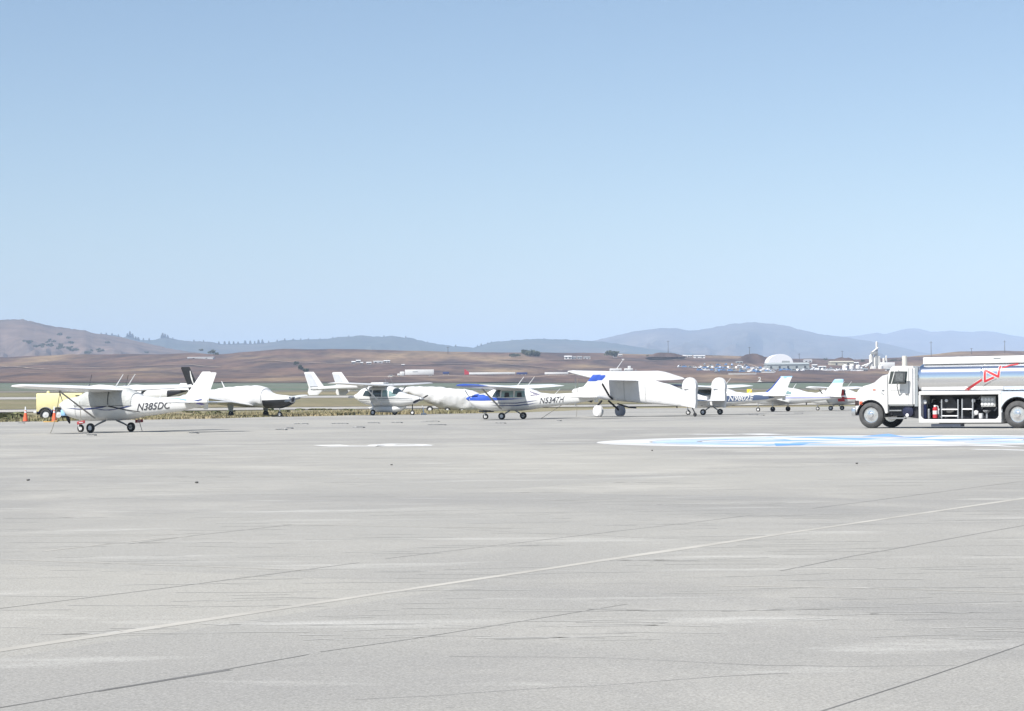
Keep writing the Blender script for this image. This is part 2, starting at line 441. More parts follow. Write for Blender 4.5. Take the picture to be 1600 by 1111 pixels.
# painted lines left of the compass rose
bm = BM()
strip(bm, gl((510, 695.6), (530, 697.2), (585, 697.2), (600, 695)), .80, z=.014, wob=.02)
strip(bm, gl((588, 697), (675, 696.2)), .75, z=.014, wob=.02)
strip(bm, gl((600, 693.8), (655, 694.8), (672, 696)), .4, z=.014, wob=.02)
strip(bm, gl((740, 693), (930, 692)), .10, z=.014, wob=.02)
tag(obj('apron_marking', bm, mat('fresh_white_marking', (.72, .72, .71), .7, var=.1), smooth=False), kind='structure')
# compass rose
c0 = G(1345, 688.3); RR = abs((G(930, 691)-c0).x)
def rose_poly(bm, pts, z): bm.faces.new([bm.verts.new((c0.x+x, c0.y+y, z)) for x, y in pts])
def annulus(bm, r0, r1, z, a0=0, a1=360, n=72):
    for k in range(n):
        t0 = math.radians(a0+(a1-a0)*k/n); t1 = math.radians(a0+(a1-a0)*(k+1)/n)
        rose_poly(bm, [(r0*math.cos(t0), r0*math.sin(t0)), (r1*math.cos(t0), r1*math.sin(t0)), (r1*math.cos(t1), r1*math.sin(t1)), (r0*math.cos(t1), r0*math.sin(t1))], z)
def star(bm, r, w, a, half, z):
    A = math.radians(a)
    def rot(x, y): return (x*math.cos(A)-y*math.sin(A), x*math.sin(A)+y*math.cos(A))
    if half == 0: rose_poly(bm, [rot(0, 0), rot(w, w), rot(r, 0), rot(w, -w)], z)
    elif half == 1: rose_poly(bm, [rot(0, 0), rot(r, 0), rot(w, w)], z)
    else: rose_poly(bm, [rot(0, 0), rot(w, -w), rot(r, 0)], z)
bm = BM(); annulus(bm, RR*.80, RR, .0062); annulus(bm, RR*.42, RR*.60, .0062)
tag(obj('compass_rose_ring', bm, paintw, smooth=False), kind='structure')
bm = BM(); annulus(bm, RR*.62, RR*.79, .0062); annulus(bm, 0.02, RR*.41, .0062)
tag(obj('compass_rose_blue_ring', bm, paintb, smooth=False), kind='structure')
bw = BM(); bb = BM()
for k in range(4):
    star(bw, RR*.92, RR*.14, 59+90*k, 1, .0075); star(bb, RR*.92, RR*.14, 59+90*k, -1, .0075)
for k in range(4):
    star(bw, RR*(1.32 if k == 3 else 1.02), RR*.20, 14+90*k, 1, .0088); star(bb if k != 3 else bw, RR*(1.32 if k == 3 else 1.02), RR*.20, 14+90*k, -1, .0088)
tag(obj('compass_rose_points', bw, paintw, smooth=False), kind='structure')
tag(obj('compass_rose_blue_points', bb, paintb2, smooth=False), kind='structure')
bm = BM()
strip(bm, gl((1080, 678.6), (1150, 679)), .9, z=.014); strip(bm, gl((1170, 678), (1210, 679.4)), 1.2, z=.014)
strip(bm, gl((1520, 702.4), (1570, 703), (1640, 705)), .40, z=.022)
bb = BM()
for poly in (((1210, 692.8), (1264, 693.6), (1250, 696), (1212, 697.2)), ((1348, 682), (1388, 678.2), (1412, 682.6))):
    bb.faces.new([bb.verts.new((*G(x, y).xy, .0105)) for x, y in poly])
tag(obj('blue_heading_marking', bb, paintb2, smooth=False), kind='structure')
tag(obj('heading_marking', bm, paintw, smooth=False), kind='structure')

# ------------------------------------------------------------------ distant ridges
def ridge(name, prof, Y, depth, m, pxa, pxb, base_py, step=6, rough=1.0, seed=0.0):
    cc = px_cols(pxa, pxb, step); rows = []
    n = 16
    for k in range(n+1):
        t = k/n; r = []
        for c in cc:
            top = lerp_tab(prof, c); h0 = P(c, base_py, Y-depth).z-40; p1 = P(c, top, Y)
            wig = fbm(c/55+seed, 2.0+seed, 4)*depth*.55*(1-t)*math.sin(math.pi*min(1, t+.12))
            s = t**1.0
            YY = Y-depth*(1-t)+wig
            z = h0+(p1.z-h0)*(s*.65+s*s*.35)+fbm(c/26+seed, t*5+seed)*(p1.z-h0)*.22*math.sin(math.pi*t)*rough
            if k == n: z += rough*fbm(c/7+seed, 9, 3)*Y*.0006
            r.append(Vector((p1.x*YY/Y, YY, z)))
        rows.append(r)
    rows.append([Vector((P(c, lerp_tab(prof, c), Y).x*1.1, Y+depth*.6, P(c, lerp_tab(prof, c), Y).z*.4-20)) for c in cc])
    return ground_sheet(name, 0, 0, rows, m)
ridgem1 = ground_mat('dry_grass_ridge', (.20, .145, .115), (.13, .10, .085), (.07, .075, .05), .0025, .0035, fine=.02, bump=0)
ridgem2 = ground_mat('wooded_ridge', (.05, .065, .05), (.07, .075, .055), (.12, .10, .075), .0015, .002, fine=.008, bump=0)
ridgem3 = ground_mat('bare_far_ridge', (.13, .105, .085), (.08, .075, .06), (.20, .16, .12), .0010, .0016, fine=.006, bump=0)
PR1 = [(-900, 520), (-300, 498), (-60, 503), (0, 499.5), (35, 498.5), (48, 502), (70, 507), (95, 512), (130, 515.5), (150, 521), (190, 527), (230, 537), (262, 544), (300, 550), (345, 556), (420, 570)]
PR2 = [(-400, 530), (100, 524), (150, 522), (180, 523), (192, 528), (203, 524), (215, 531.5), (240, 531), (258, 527), (280, 532), (330, 534), (345, 538), (380, 536.5), (405, 537), (440, 532), (500, 530), (530, 527),
       (562, 524), (590, 526), (610, 525), (640, 528), (670, 535), (705, 540.5), (740, 543), (775, 533.5), (830, 529.5), (880, 530), (905, 532), (930, 533), (960, 536), (1050, 550), (1200, 560)]
PR3 = [(760, 560), (860, 545), (930, 531.5), (950, 527), (985, 519), (1000, 516.5), (1032, 512.5), (1060, 513.5), (1080, 517), (1110, 513), (1140, 506.5), (1165, 504.5), (1180, 503.2), (1196, 506), (1222, 507),
       (1250, 515), (1280, 521.5), (1320, 527), (1360, 533), (1400, 541), (1440, 550), (1520, 560)]
PR4 = [(1150, 545), (1260, 529), (1300, 524), (1320, 526), (1345, 524), (1370, 519.5), (1382, 522.5), (1415, 514), (1432, 512.8), (1455, 518.5), (1485, 516.5), (1520, 519), (1535, 517), (1560, 519.5), (1580, 524),
       (1620, 529), (1700, 524), (1900, 530), (2600, 535)]
ridge('far_mountains', PR4, 17500, 4000, ridgem3, 1100, 2600, 560, seed=3.3, rough=.5)
ridge('bare_mountain', PR3, 12500, 4200, ridgem3, 760, 1520, 560, seed=7.1, rough=.8)
ridge('wooded_ridge', PR2, 9000, 2400, ridgem2, -400, 1200, 560, step=4, seed=1.7, rough=.7)
ridge('grassy_ridge', PR1, 5200, 1500, ridgem1, -900, 420, 562, step=4, seed=5.9, rough=.8)
# mounds of spoil on the plateau
def mound(px0, px1, top, base, Y):
    bm = BM(); rows = []
    cc = [px0+(px1-px0)*i/24 for i in range(25)]
    for k in range(9):
        t = k/8; r = []
        for i, c in enumerate(cc):
            u = i/24; h = (math.sin(math.pi*u))**.7*math.sin(math.pi*t)
            b = P(c, base, Y); hh = (P(c, top, Y).z-b.z)*h*(1+.25*fbm(u*4, t*4+px0))
            r.append(Vector((b.x, Y-30+60*t, b.z-2+hh)))
        rows.append(r)
    return ground_sheet('spoil_mound', 0, 0, rows, hillm)
mound(1010, 1072, 548, 556, 2300); mound(1148, 1205, 550.5, 566, 2200); mound(1286, 1345, 555, 572, 2200)

# ------------------------------------------------------------------ body builder for aircraft
class Body:
    def __init__(s, top, bot, hw, n=2.6):
        s.top, s.bot, s.hw, s.n = [sorted(t) for t in (top, bot, hw)]+[n]
    def at(s, u):
        t, b, w = smooth_tab(s.top, u), smooth_tab(s.bot, u), smooth_tab(s.hw, u)
        return (t+b)/2, max(.01, (t-b)/2), max(.005, w)
    def ring(s, u, seg=28, grow=0.0, sag=0):
        zc, h, w = s.at(u); h += grow; w += grow; r = []
        for k in range(seg):
            a = 2*math.pi*k/seg; c, q = math.cos(a), math.sin(a)
            r.append((u, w*math.copysign(abs(c)**(2/s.n), c), zc+h*math.copysign(abs(q)**(2/s.n), q)))
        return r
    def y(s, u, z, grow=0.0):
        zc, h, w = s.at(u); t = min(.999, abs(z-zc)/h)
        return w*(1-t**s.n)**(1/s.n)+grow
    def mesh(s, bm, u0, u1, n=40, seg=28, grow=0.0):
        loft(bm, [s.ring(u0+(u1-u0)*k/n, seg, grow) for k in range(n+1)]); return bm
    def patch(s, bm, poly, grow=.008, side=1, sub=.12):
        """polygon in (u,z) laid on the fuselage side"""
        t = bmesh.new(); vs = [t.verts.new((u, 0, z)) for u, z in poly]; t.faces.new(vs).normal_update()
        bmesh.ops.triangulate(t, faces=t.faces[:])
        for _ in range(5):
            es = [e for e in t.edges if e.calc_length() > sub]
            if not es: break
            bmesh.ops.subdivide_edges(t, edges=es, cuts=1)
            bmesh.ops.triangulate(t, faces=[f for f in t.faces if len(f.verts) > 3])
        mp = {}
        for v in t.verts: mp[v] = bm.verts.new((v.co.x, side*s.y(v.co.x, v.co.z, grow), v.co.z))
        for f in t.faces: bm.faces.new([mp[v] for v in f.verts])
        t.free(); return bm
    def text(s, bm, txt, u0, u1, z0, z1, zslope=0.0, shear=.25, grow=.012, side=1):
        vs, fs = text_mesh(txt, 1.0, shear)
        V = []
        for x, y in vs:
            u = u0+(u1-u0)*x; z = z0+(z1-z0)*y+zslope*x
            V.append(bm.verts.new((u, side*s.y(u, z, grow), z)))
        for f in fs:
            try: bm.faces.new([V[i] for i in f])
            except Exception: pass
        return bm
def airfoil(x_le, chord, th, y, z, n=9, tw=0.0, axis='Y'):
    up = []; lo = []
    for k in range(n+1):
        c = (1-math.cos(math.pi*k/n))/2
        yt = 5*(.2969*math.sqrt(c)-.126*c-.3516*c*c+.2843*c**3-.1036*c**4)*th
        up.append((c, yt*1.25)); lo.append((c, -yt*.62))
    pts = [(c, h) for c, h in up]+[(c, h) for c, h in lo[::-1][1:-1]]
    out = []
    for c, h in pts:
        X = x_le-c*chord; H = h+tw*(c-.3)*chord
        out.append((X, y, z+H) if axis == 'Y' else (X, y+h, z))
    return out
def wing_mesh(bm, secs, side=1, tw=0.0):
    """secs: (y, x_le, chord, thick, z)"""
    R = [airfoil(x, c, t, side*y, z, tw=tw) for y, x, c, t, z in secs]
    y, x, c, t, z = secs[-1]
    R.append(airfoil(x-c*.12, c*.78, t*.35, side*(y+.12), z+.01, tw=tw))
    return loft(bm, R)
def fin_mesh(bm, secs):
    """secs: (z, x_le, chord, thick)"""
    return loft(bm, [airfoil(x, c, t, 0, z, axis='Z') for z, x, c, t in secs])
def wheel(parent, c, r, w, hub=hubw, tyre=rubber, name='wheel', hr=.5):
    a = w/2
    o = obj(name, lathe(BM(), [(-a*.45, r*hr), (-a, r*.66), (-a*.95, r*.86), (-a*.55, r*.985), (0, r), (a*.55, r*.985), (a*.95, r*.86), (a, r*.66), (a*.45, r*hr)], (0, 0, 0), 'Y', 26), tyre, parent, loc=c)
    obj('rim', lathe(BM(), [(-a*.72, .02*r), (-a*.70, r*hr*.35), (-a*.45, r*hr*.9), (-a*.5, r*hr*1.03), (a*.5, r*hr*1.03), (a*.45, r*hr*.9), (a*.70, r*hr*.35), (a*.72, .02*r)], (0, 0, 0), 'Y', 20), hub, o)
    return o
def propeller(parent, c, r, blades=2, ang=0.6, m=darkm, spin=white, sr=.16, sl=.3):
    bm = BM()
    for k in range(blades):
        a = ang+2*math.pi*k/blades; d = Vector((0, math.cos(a), math.sin(a))); s = Vector((0, -math.sin(a), math.cos(a)))
        R = []
        for t, ch, tw in ((.10, .045, 1.0), (.3, .075, .8), (.6, .085, .5), (.85, .07, .35), (1.0, .03, .3)):
            o = Vector(c)+d*r*t; e = s*ch*math.cos(tw)+Vector((1, 0, 0))*ch*math.sin(tw); nn = d.cross(e).normalized()*.014
            R.append([o+e, o+nn, o-e, o-nn])
        loft(bm, R)
    p = obj('propeller', bm, m, parent)
    obj('spinner', lathe(BM(), [(-.05, sr), (.05, sr*.98), (sl*.5, sr*.75), (sl*.85, sr*.35), (sl, .01)], c, 'X', 20), spin, p)
    return p
HEAD = math.radians(30.5)

# ------------------------------------------------------------------ high-wing single
CTOP = [(-5.15, 1.38), (-4.6, 1.46), (-3.7, 1.47), (-2.5, 1.43), (-1.75, 1.50), (-1.35, 1.66), (-.85, 1.83), (-.3, 1.88), (.7, 1.88), (.95, 1.82), (1.25, 1.66), (1.55, 1.53), (1.7, 1.50), (2.2, 1.46), (2.45, 1.38), (2.58, 1.25)]
CBOT = [(-5.15, 1.10), (-4.6, 1.00), (-3.7, .86), (-2.0, .68), (-1.0, .53), (-.5, .49), (1.2, .48), (1.6, .52), (2.1, .62), (2.35, .76), (2.5, .88), (2.58, 1.0)]
CHW = [(-5.15, .05), (-4.5, .12), (-3.0, .27), (-2.0, .38), (-1.3, .47), (-.6, .52), (.8, .53), (1.5, .50), (2.1, .44), (2.45, .34), (2.58, .22)]
def high_wing(name, label, px, py, s_px, trim, cfg):
    base = G(px, py); s0 = EYE and F/base.y; k = s_px/s0
    t = thing(name, label, 'airplane', base, math.pi-cfg.get('head', HEAD), (k, k, k*cfg.get('zs', 1)), 'light aircraft parked along the apron')
    bd = Body(CTOP, CBOT, CHW)
    obj('fuselage', bd.mesh(BM(), 2.58, -5.15, 60), cfg.get('body', white), t)
    for sd in (1, -1):
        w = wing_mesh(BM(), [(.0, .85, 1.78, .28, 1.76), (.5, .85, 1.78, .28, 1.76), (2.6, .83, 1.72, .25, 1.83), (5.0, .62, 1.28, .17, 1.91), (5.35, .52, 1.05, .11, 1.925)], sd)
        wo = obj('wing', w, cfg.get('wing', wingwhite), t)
        if sd == 1 and cfg.get('tipmat'):
            obj('wing_tip', wing_mesh(BM(), [(4.15, .735, 1.52, .215, 1.885), (5.0, .64, 1.32, .19, 1.912), (5.38, .54, 1.09, .13, 1.928)], sd), cfg['tipmat'], wo)
        bm = BM(); box(bm, -.935, -.93, sd*.7 if sd > 0 else -4.9, sd*4.9 if sd > 0 else -.7, 1.80, 1.83)
        # wing strut
        bs = BM(); a = Vector((.45, sd*.50, .60)); b = Vector((.42, sd*2.75, 1.78)); R = []
        for tt in (0, .5, 1):
            p = a.lerp(b, tt); R.append([p+Vector((.075, 0, 0)), p+Vector((.0, 0, .025)), p-Vector((.075, 0, 0)), p-Vector((0, 0, .025))])
        obj('wing_strut', loft(bs, R), cfg.get('strut', greym), t)
        bm.free()
        # main gear
        bg_ = BM(); tube(bg_, [(0, sd*.35, .50), (0, sd*.8, .36), (0, sd*1.20, .20)], .045, 8, .03)
        obj('landing_gear_leg', bg_, greym, t)
        wheel(t, (0, sd*1.27, .2), .2, .15)
        # stabiliser
        obj('horizontal_stabilizer', wing_mesh(BM(), [(.0, -4.05, 1.15, .10, 1.22), (.9, -4.15, 1.0, .085, 1.22), (1.62, -4.30, .78, .06, 1.22)], sd), white, t)
    bg_ = BM(); tube(bg_, [(1.72, 0, .6), (1.72, 0, .38), (1.70, 0, .17)], .035, 8); tube(bg_, [(1.70, -.1, .17), (1.70, -.1, .4), (1.70, .1, .4), (1.70, .1, .17)], .018, 6)
    obj('nose_gear_leg', bg_, hubw, t)
    wheel(t, (1.68, 0, .165), .165, .12)
    fin = obj('vertical_stabilizer', fin_mesh(BM(), [(1.38, -3.75, 1.40, .06), (1.50, -3.98, 1.24, .07), (1.75, -4.25, .85, .07), (2.44, -4.86, .45, .045), (2.47, -4.90, .40, .02)]), cfg.get('fin', white), t)
    obj('rudder', fin_mesh(BM(), [(.93, -4.95, .22, .05), (1.27, -4.95, .24, .06), (1.75, -4.98, .34, .05), (2.41, -5.20, .42, .035), (2.43, -5.22, .36, .02)]), cfg.get('rudder', white), fin)
    # antennas
    for u, yy in ((-.35, .1), (-1.0, .1)):
        obj('antenna', tube(BM(), [(u, yy, 1.9), (u-.42, yy, 2.42)], .022, 6, .012), hubw, t)
    obj('beacon_antenna', tube(BM(), [(-2.6, 0, 1.4), (-2.9, 0, 1.72)], .014, 6, .01), hubw, t)
    return t, bd
# ---- first aircraft, left: white with covered cabin
t, bd = high_wing('high_wing_airplane', 'white high wing airplane with pale cloth over its cabin windows, leftmost and nearest, registration N385DC', 173.5, 675.4, 37.2, None, {})
bm = BM()
loft(bm, [bd.ring(1.62-k*(3.1)/26, 28, .03) for k in range(27)])
for v in bm.verts:                                    # cover ends at the waistline
    if v.co.z < 1.13: v.co.z = 1.13+(v.co.z-1.13)*.02; v.co.y = math.copysign(bd.y(v.co.x, 1.13)+.022, v.co.y) if abs(v.co.y) > .25 else v.co.y
cv = obj('cabin_cover', bm, clothgrey, t)
bm = BM()
for pts in ([(-.35, .035), (-.36, 0)],):
    bd.patch(bm, [(-.30, 1.16), (-.27, 1.80), (-.31, 1.80), (-.34, 1.16)], .045)
    bd.patch(bm, [(-.32, 1.13), (-1.0, 1.0), (-1.9, .86), (-1.9, .83), (-1.0, .955), (-.32, 1.07)], .02)
    bd.patch(bm, [(1.6, 1.13), (.2, 1.10), (-1.2, 1.12), (-1.2, 1.10), (.2, 1.08), (1.6, 1.115)], .045)
obj('cover_strap', bm, darkm, t)
bm = BM()
bd.patch(bm, [(2.2, 1.05), (1.2, 1.0), (.6, 1.03), (.0, 1.09), (-.3, 1.10), (.0, 1.03), (.6, .97), (1.3, .965)], .012)
bd.patch(bm, [(.4, .99), (-.2, .95), (-.6, .97), (-1.2, 1.08), (-1.6, 1.12), (-1.0, .99), (-.4, .92), (.1, .93)], .012)
obj('blue_stripe', bm, navy, t)
bm = BM(); bd.text(bm, 'N385DC', -1.76, -3.42, .90, 1.20, .07, .3)
obj('registration_number', bm, letter, t)
bm = BM()
bd.patch(bm, [(-3.1, 1.40), (-3.6, 1.385), (-4.15, 1.30), (-4.2, 1.34), (-3.7, 1.43)], .01)
obj('tail_stripe', bm, mat('stripe_light_blue', (.2, .35, .62), .4), t)
bm = BM(); bd.patch(bm, [(-4.25, 1.20), (-4.5, 1.28), (-4.9, 1.36), (-4.95, 1.33), (-4.6, 1.24), (-4.32, 1.17)], .02); obj('tail_stripe', bm, navy, t)
bm = BM(); bd.patch(bm, [(-4.62, 1.22), (-4.95, 1.17), (-5.05, 1.13), (-4.9, 1.12), (-4.68, 1.16)], .02); obj('tail_stripe', bm, mat('stripe_violet', (.12, .10, .42), .4), t)
propeller(t, (2.62, 0, 1.15), .86, 2, math.radians(245), darkm, white, .15, .26)
bm = BM(); box(bm, 2.3, 2.56, -.3, .3, .70, .98, .06)
obj('cowl_plug', bm, sky_blue, t)
# dummy panel seams
bm = BM(); bd.patch(bm, [(1.55, .60), (1.55, 1.12), (1.535, 1.12), (1.535, .60)], .010); obj('panel_seam', bm, greym, t)
def tie_rope(world_a, world_b, label, sag=.12, tagcol=None, name='tie_down_rope', group=None):
    a, b = Vector(world_a), Vector(world_b)
    r = thing(name, label, 'rope', (b.x, b.y, 0), 0, (1, 1, 1), group)
    o = Vector((b.x, b.y, 0)); pts = []
    for k in range(9):
        q = a.lerp(b, k/8)-o; q.z -= sag*math.sin(math.pi*k/8); q.z = max(q.z, .02); pts.append(q)
    obj('rope', tube(BM(), pts, .014, 6), rope, r)
    if tagcol is not None:
        q = a.lerp(b, tagcol)-o; bm = BM(); box(bm, q.x-.17, q.x+.17, q.y-.02, q.y+.02, q.z-.065, q.z+.065, .01)
        for v in bm.verts: v.co.z += .03*math.sin(v.co.x*9)
        tg = obj('streamer', bm, redtag, r)
        bm = BM(); box(bm, q.x-.08, q.x+.08, q.y-.026, q.y-.021, q.z-.018, q.z+.018); obj('streamer_text', bm, hubw, tg)
    return r
def loc2world(t, v):
    k = t.scale; c, s = math.cos(t.rotation_euler.z), math.sin(t.rotation_euler.z)
    x, y = v[0]*k[0], v[1]*k[1]
    return Vector((t.location.x+x*c-y*s, t.location.y+x*s+y*c, v[2]*k[2]))
a = loc2world(t, (.3, 2.75, 1.76)); g = G(79, 677.2)
tie_rope(a, (g.x, g.y, .01), 'slack tie-down rope from the near wing of the leftmost airplane to the ground', .25)
a = loc2world(t, (.3, -1.6, 1.7)); g = loc2world(t, (-.2, -1.75, 0))
tie_rope(a, (g.x, g.y, .01), 'tie-down rope with red streamer right of the far wheel of the leftmost airplane', .0, .74)
a = loc2world(t, (.9, 1.5, 1.7)); g = loc2world(t, (1.0, .85, 0))
a = loc2world(t, (1.05, .75, 1.3)); g = loc2world(t, (.95, .78, .1))
tie_rope(a, (g.x, g.y, .35), 'cord with red streamer hanging beside the near main wheel of the leftmost airplane', .0, .92, group=None)

# ---- second aircraft: blue and white
t, bd = high_wing('high_wing_airplane', 'white and royal blue high wing airplane with clear cabin windows, registration N5347H', 801, 655.2, 27.3, None, {'tipmat': bluep, 'head': math.radians(29)})
t.scale[0] *= 1.06
bm = BM()
bd.patch(bm, [(.98, 1.30), (.80, 1.62), (.66, 1.72), (.50, 1.72), (.50, 1.30), (.70, 1.26)], .012); obj('windshield', bm, glass, t)
for a_, b_ in ((.42, -.32), (-.40, -1.02)):
    bm = BM(); bd.patch(bm, [(a_, 1.26), (a_-.02, 1.62), (b_+.02, 1.62), (b_, 1.26)], .012); w = obj('window', bm, glassg, t)
    bm = BM(); m_ = (a_+b_)/2; bd.patch(bm, [(m_+.17, 1.27), (m_+.14, 1.53), (m_-.10, 1.53), (m_-.15, 1.27)], .02); obj('seat_back', bm, seatm, w)
bm = BM(); bd.patch(bm, [(-1.22, 1.62), (-1.75, 1.44), (-1.98, 1.34), (-1.35, 1.33)], .012); obj('window', bm, mat('rear_window', (.18, .17, .22), .3), t)
bm = BM(); bd.patch(bm, [(2.56, 1.32), (2.2, 1.42), (1.6, 1.44), (1.0, 1.26), (.0, 1.20), (-1.0, 1.18), (-.3, 1.14), (.5, 1.10), (1.6, 1.08), (2.56, 1.10)], .010)
bd.patch(bm, [(2.56, 1.32), (2.2, 1.42), (1.6, 1.44), (1.0, 1.26), (.0, 1.20), (-1.0, 1.18), (-.3, 1.14), (.5, 1.10), (1.6, 1.08), (2.56, 1.10)], .010, -1)
obj('blue_stripe', bm, bluep, t)
bm = BM()
for zo in (0, -.14):
    bd.patch(bm, [(1.2, .98+zo), (.4, .91+zo), (-.5, .90+zo), (-1.2, .98+zo), (-1.8, 1.09+zo), (-1.2, 1.02+zo), (-.5, .95+zo), (.4, .95+zo)], .011)
obj('navy_pinstripe', bm, navy, t)
bm = BM(); bd.text(bm, 'N5347H', -1.85, -3.30, .88, 1.22, .08, .3); obj('registration_number', bm, letter, t)
bm = BM()
loft(bm, [bd.ring(2.57-k*.05, 28, .012) for k in range(13)])
for v in bm.verts: v.co.z = max(v.co.z, 1.38)
obj('blue_cowl_top', bm, bluep, t)
bm = BM(); fin_mesh(bm, [(2.12, -4.56, .66, .08), (2.44, -4.845, .50, .06), (2.485, -4.9, .44, .02)])
obj('blue_fin_cap', bm, bluep, t)
bm = BM(); fin_mesh(bm, [(2.16, -5.07, .42, .055), (2.41, -5.19, .44, .045), (2.45, -5.22, .36, .02)])
obj('blue_rudder_cap', bm, bluep, t)
propeller(t, (2.62, 0, 1.2), .80, 2, math.radians(218-180), black, bluep, .15, .28)
bm = BM(); box(bm, 1.25, 2.0, -.22, .22, .42, .52, .03); obj('cowl_flap', bm, darkm, t)
a = loc2world(t, (.2, -2.9, 1.0)); g = G(846, 654)
tie_rope(loc2world(t, (-3.0, 0, .8)), (g.x, g.y, .01), 'taut tail tie-down rope behind the far wheel of the blue and white airplane', 0)
# beacon box seen above wing
# ---- third: N9802E, behind the bush plane tail
t, bd = high_wing('high_wing_airplane', 'white high wing airplane lettered N9802E on a blue band, blue edged fin', 1112, 648.3, 23.6, None, {'tipmat': navy, 'head': math.radians(31.5)})
t.scale[0] *= 1.03
bm = BM(); bd.patch(bm, [(-1.0, 1.0), (-1.2, 1.25), (-3.3, 1.30), (-4.0, 1.22), (-4.5, 1.12), (-3.9, 1.0), (-2.4, .90), (-1.2, .86)], .010); obj('blue_band', bm, mat('mid_blue_paint', (.07, .10, .18), .4), t)
bm = BM(); bd.text(bm, 'N9802E', -1.40, -3.10, .90, 1.26, .03, .3, .02); obj('registration_number', bm, white, t)
bm = BM(); fin_mesh(bm, [(1.42, -3.72, .26, .075), (1.75, -4.2, .14, .078), (2.44, -4.82, .12, .05)]); obj('blue_leading_edge', bm, bluep, t)
bm = BM(); fin_mesh(bm, [(2.36, -4.78, .82, .05), (2.49, -4.86, .80, .03)]); obj('blue_fin_cap', bm, sky_blue, t)
bm = BM(); bd.patch(bm, [(.80, 1.30), (.70, 1.68), (-1.0, 1.66), (-1.0, 1.28)], .012); obj('window', bm, glass, t)
propeller(t, (2.62, 0, 1.2), .80, 2, 1.2, black, white, .15, .28)
# ---- far right: red trimmed high-wing behind the low-wing
t, bd = high_wing('high_wing_airplane', 'white high wing airplane with red side panel, just left of the truck nose', 1307, 641.2, 18.6, None, {})
bm = BM(); bd.patch(bm, [(1.9, 1.05), (1.2, 1.22), (.2, 1.1), (-2.0, 1.0), (-2.0, .92), (.2, .98)], .012); obj('red_stripe', bm, red, t)
bm = BM(); bd.patch(bm, [(-.35, .75), (-.40, 1.72), (-.85, 1.70), (-.95, .75)], .03); obj('red_panel', bm, red, t)
bm = BM(); bd.patch(bm, [(.80, 1.30), (.70, 1.68), (-1.0, 1.66), (-1.0, 1.28)], .012); obj('window', bm, glass, t)
propeller(t, (2.62, 0, 1.2), .80, 2, 1.9, black, white, .15, .28)
# ------------------------------------------------------------------ twin-fin covered taildragger
base = G(952, 651.2); k = 23.7/(F/base.y)
t = thing('covered_taildragger', 'tall white canvas covered taildragger with big covered wheels and two rounded tail fins', 'airplane', base, math.pi-math.radians(43), (k, k, k))
bt = Body([(-8.2, 1.25), (-6.6, 1.60), (-4.7, 2.15), (-3.6, 2.38), (-2.6, 2.50), (-.7, 2.62), (.1, 2.45), (.7, 2.2), (1.5, 2.1), (2.3, 1.98), (2.9, 1.85)],
          [(-8.2, .75), (-6.6, .62), (-3.4, .84), (-2.0, .95), (-.7, 1.05), (.6, 1.15), (1.4, 1.30), (2.2, 1.36), (2.9, 1.5)],
          [(-8.2, .10), (-6.0, .24), (-4.0, .36), (-2.0, .48), (-.5, .52), (1.0, .50), (2.0, .42), (2.9, .25)], 4.4)
obj('fuselage', bt.mesh(BM(), 2.9, -8.2, 60), cloth, t)
for u in (-1.75, -3.45):
  bm = BM(); bt.patch(bm, [(u, bt.at(u)[0]-bt.at(u)[1]*.93), (u+.06, bt.at(u)[0]+bt.at(u)[1]*.93), (u+.10, bt.at(u)[0]+bt.at(u)[1]*.93), (u+.04, bt.at(u)[0]-bt.at(u)[1]*.93)], .01); obj('cover_seam', bm, clothgrey, t)
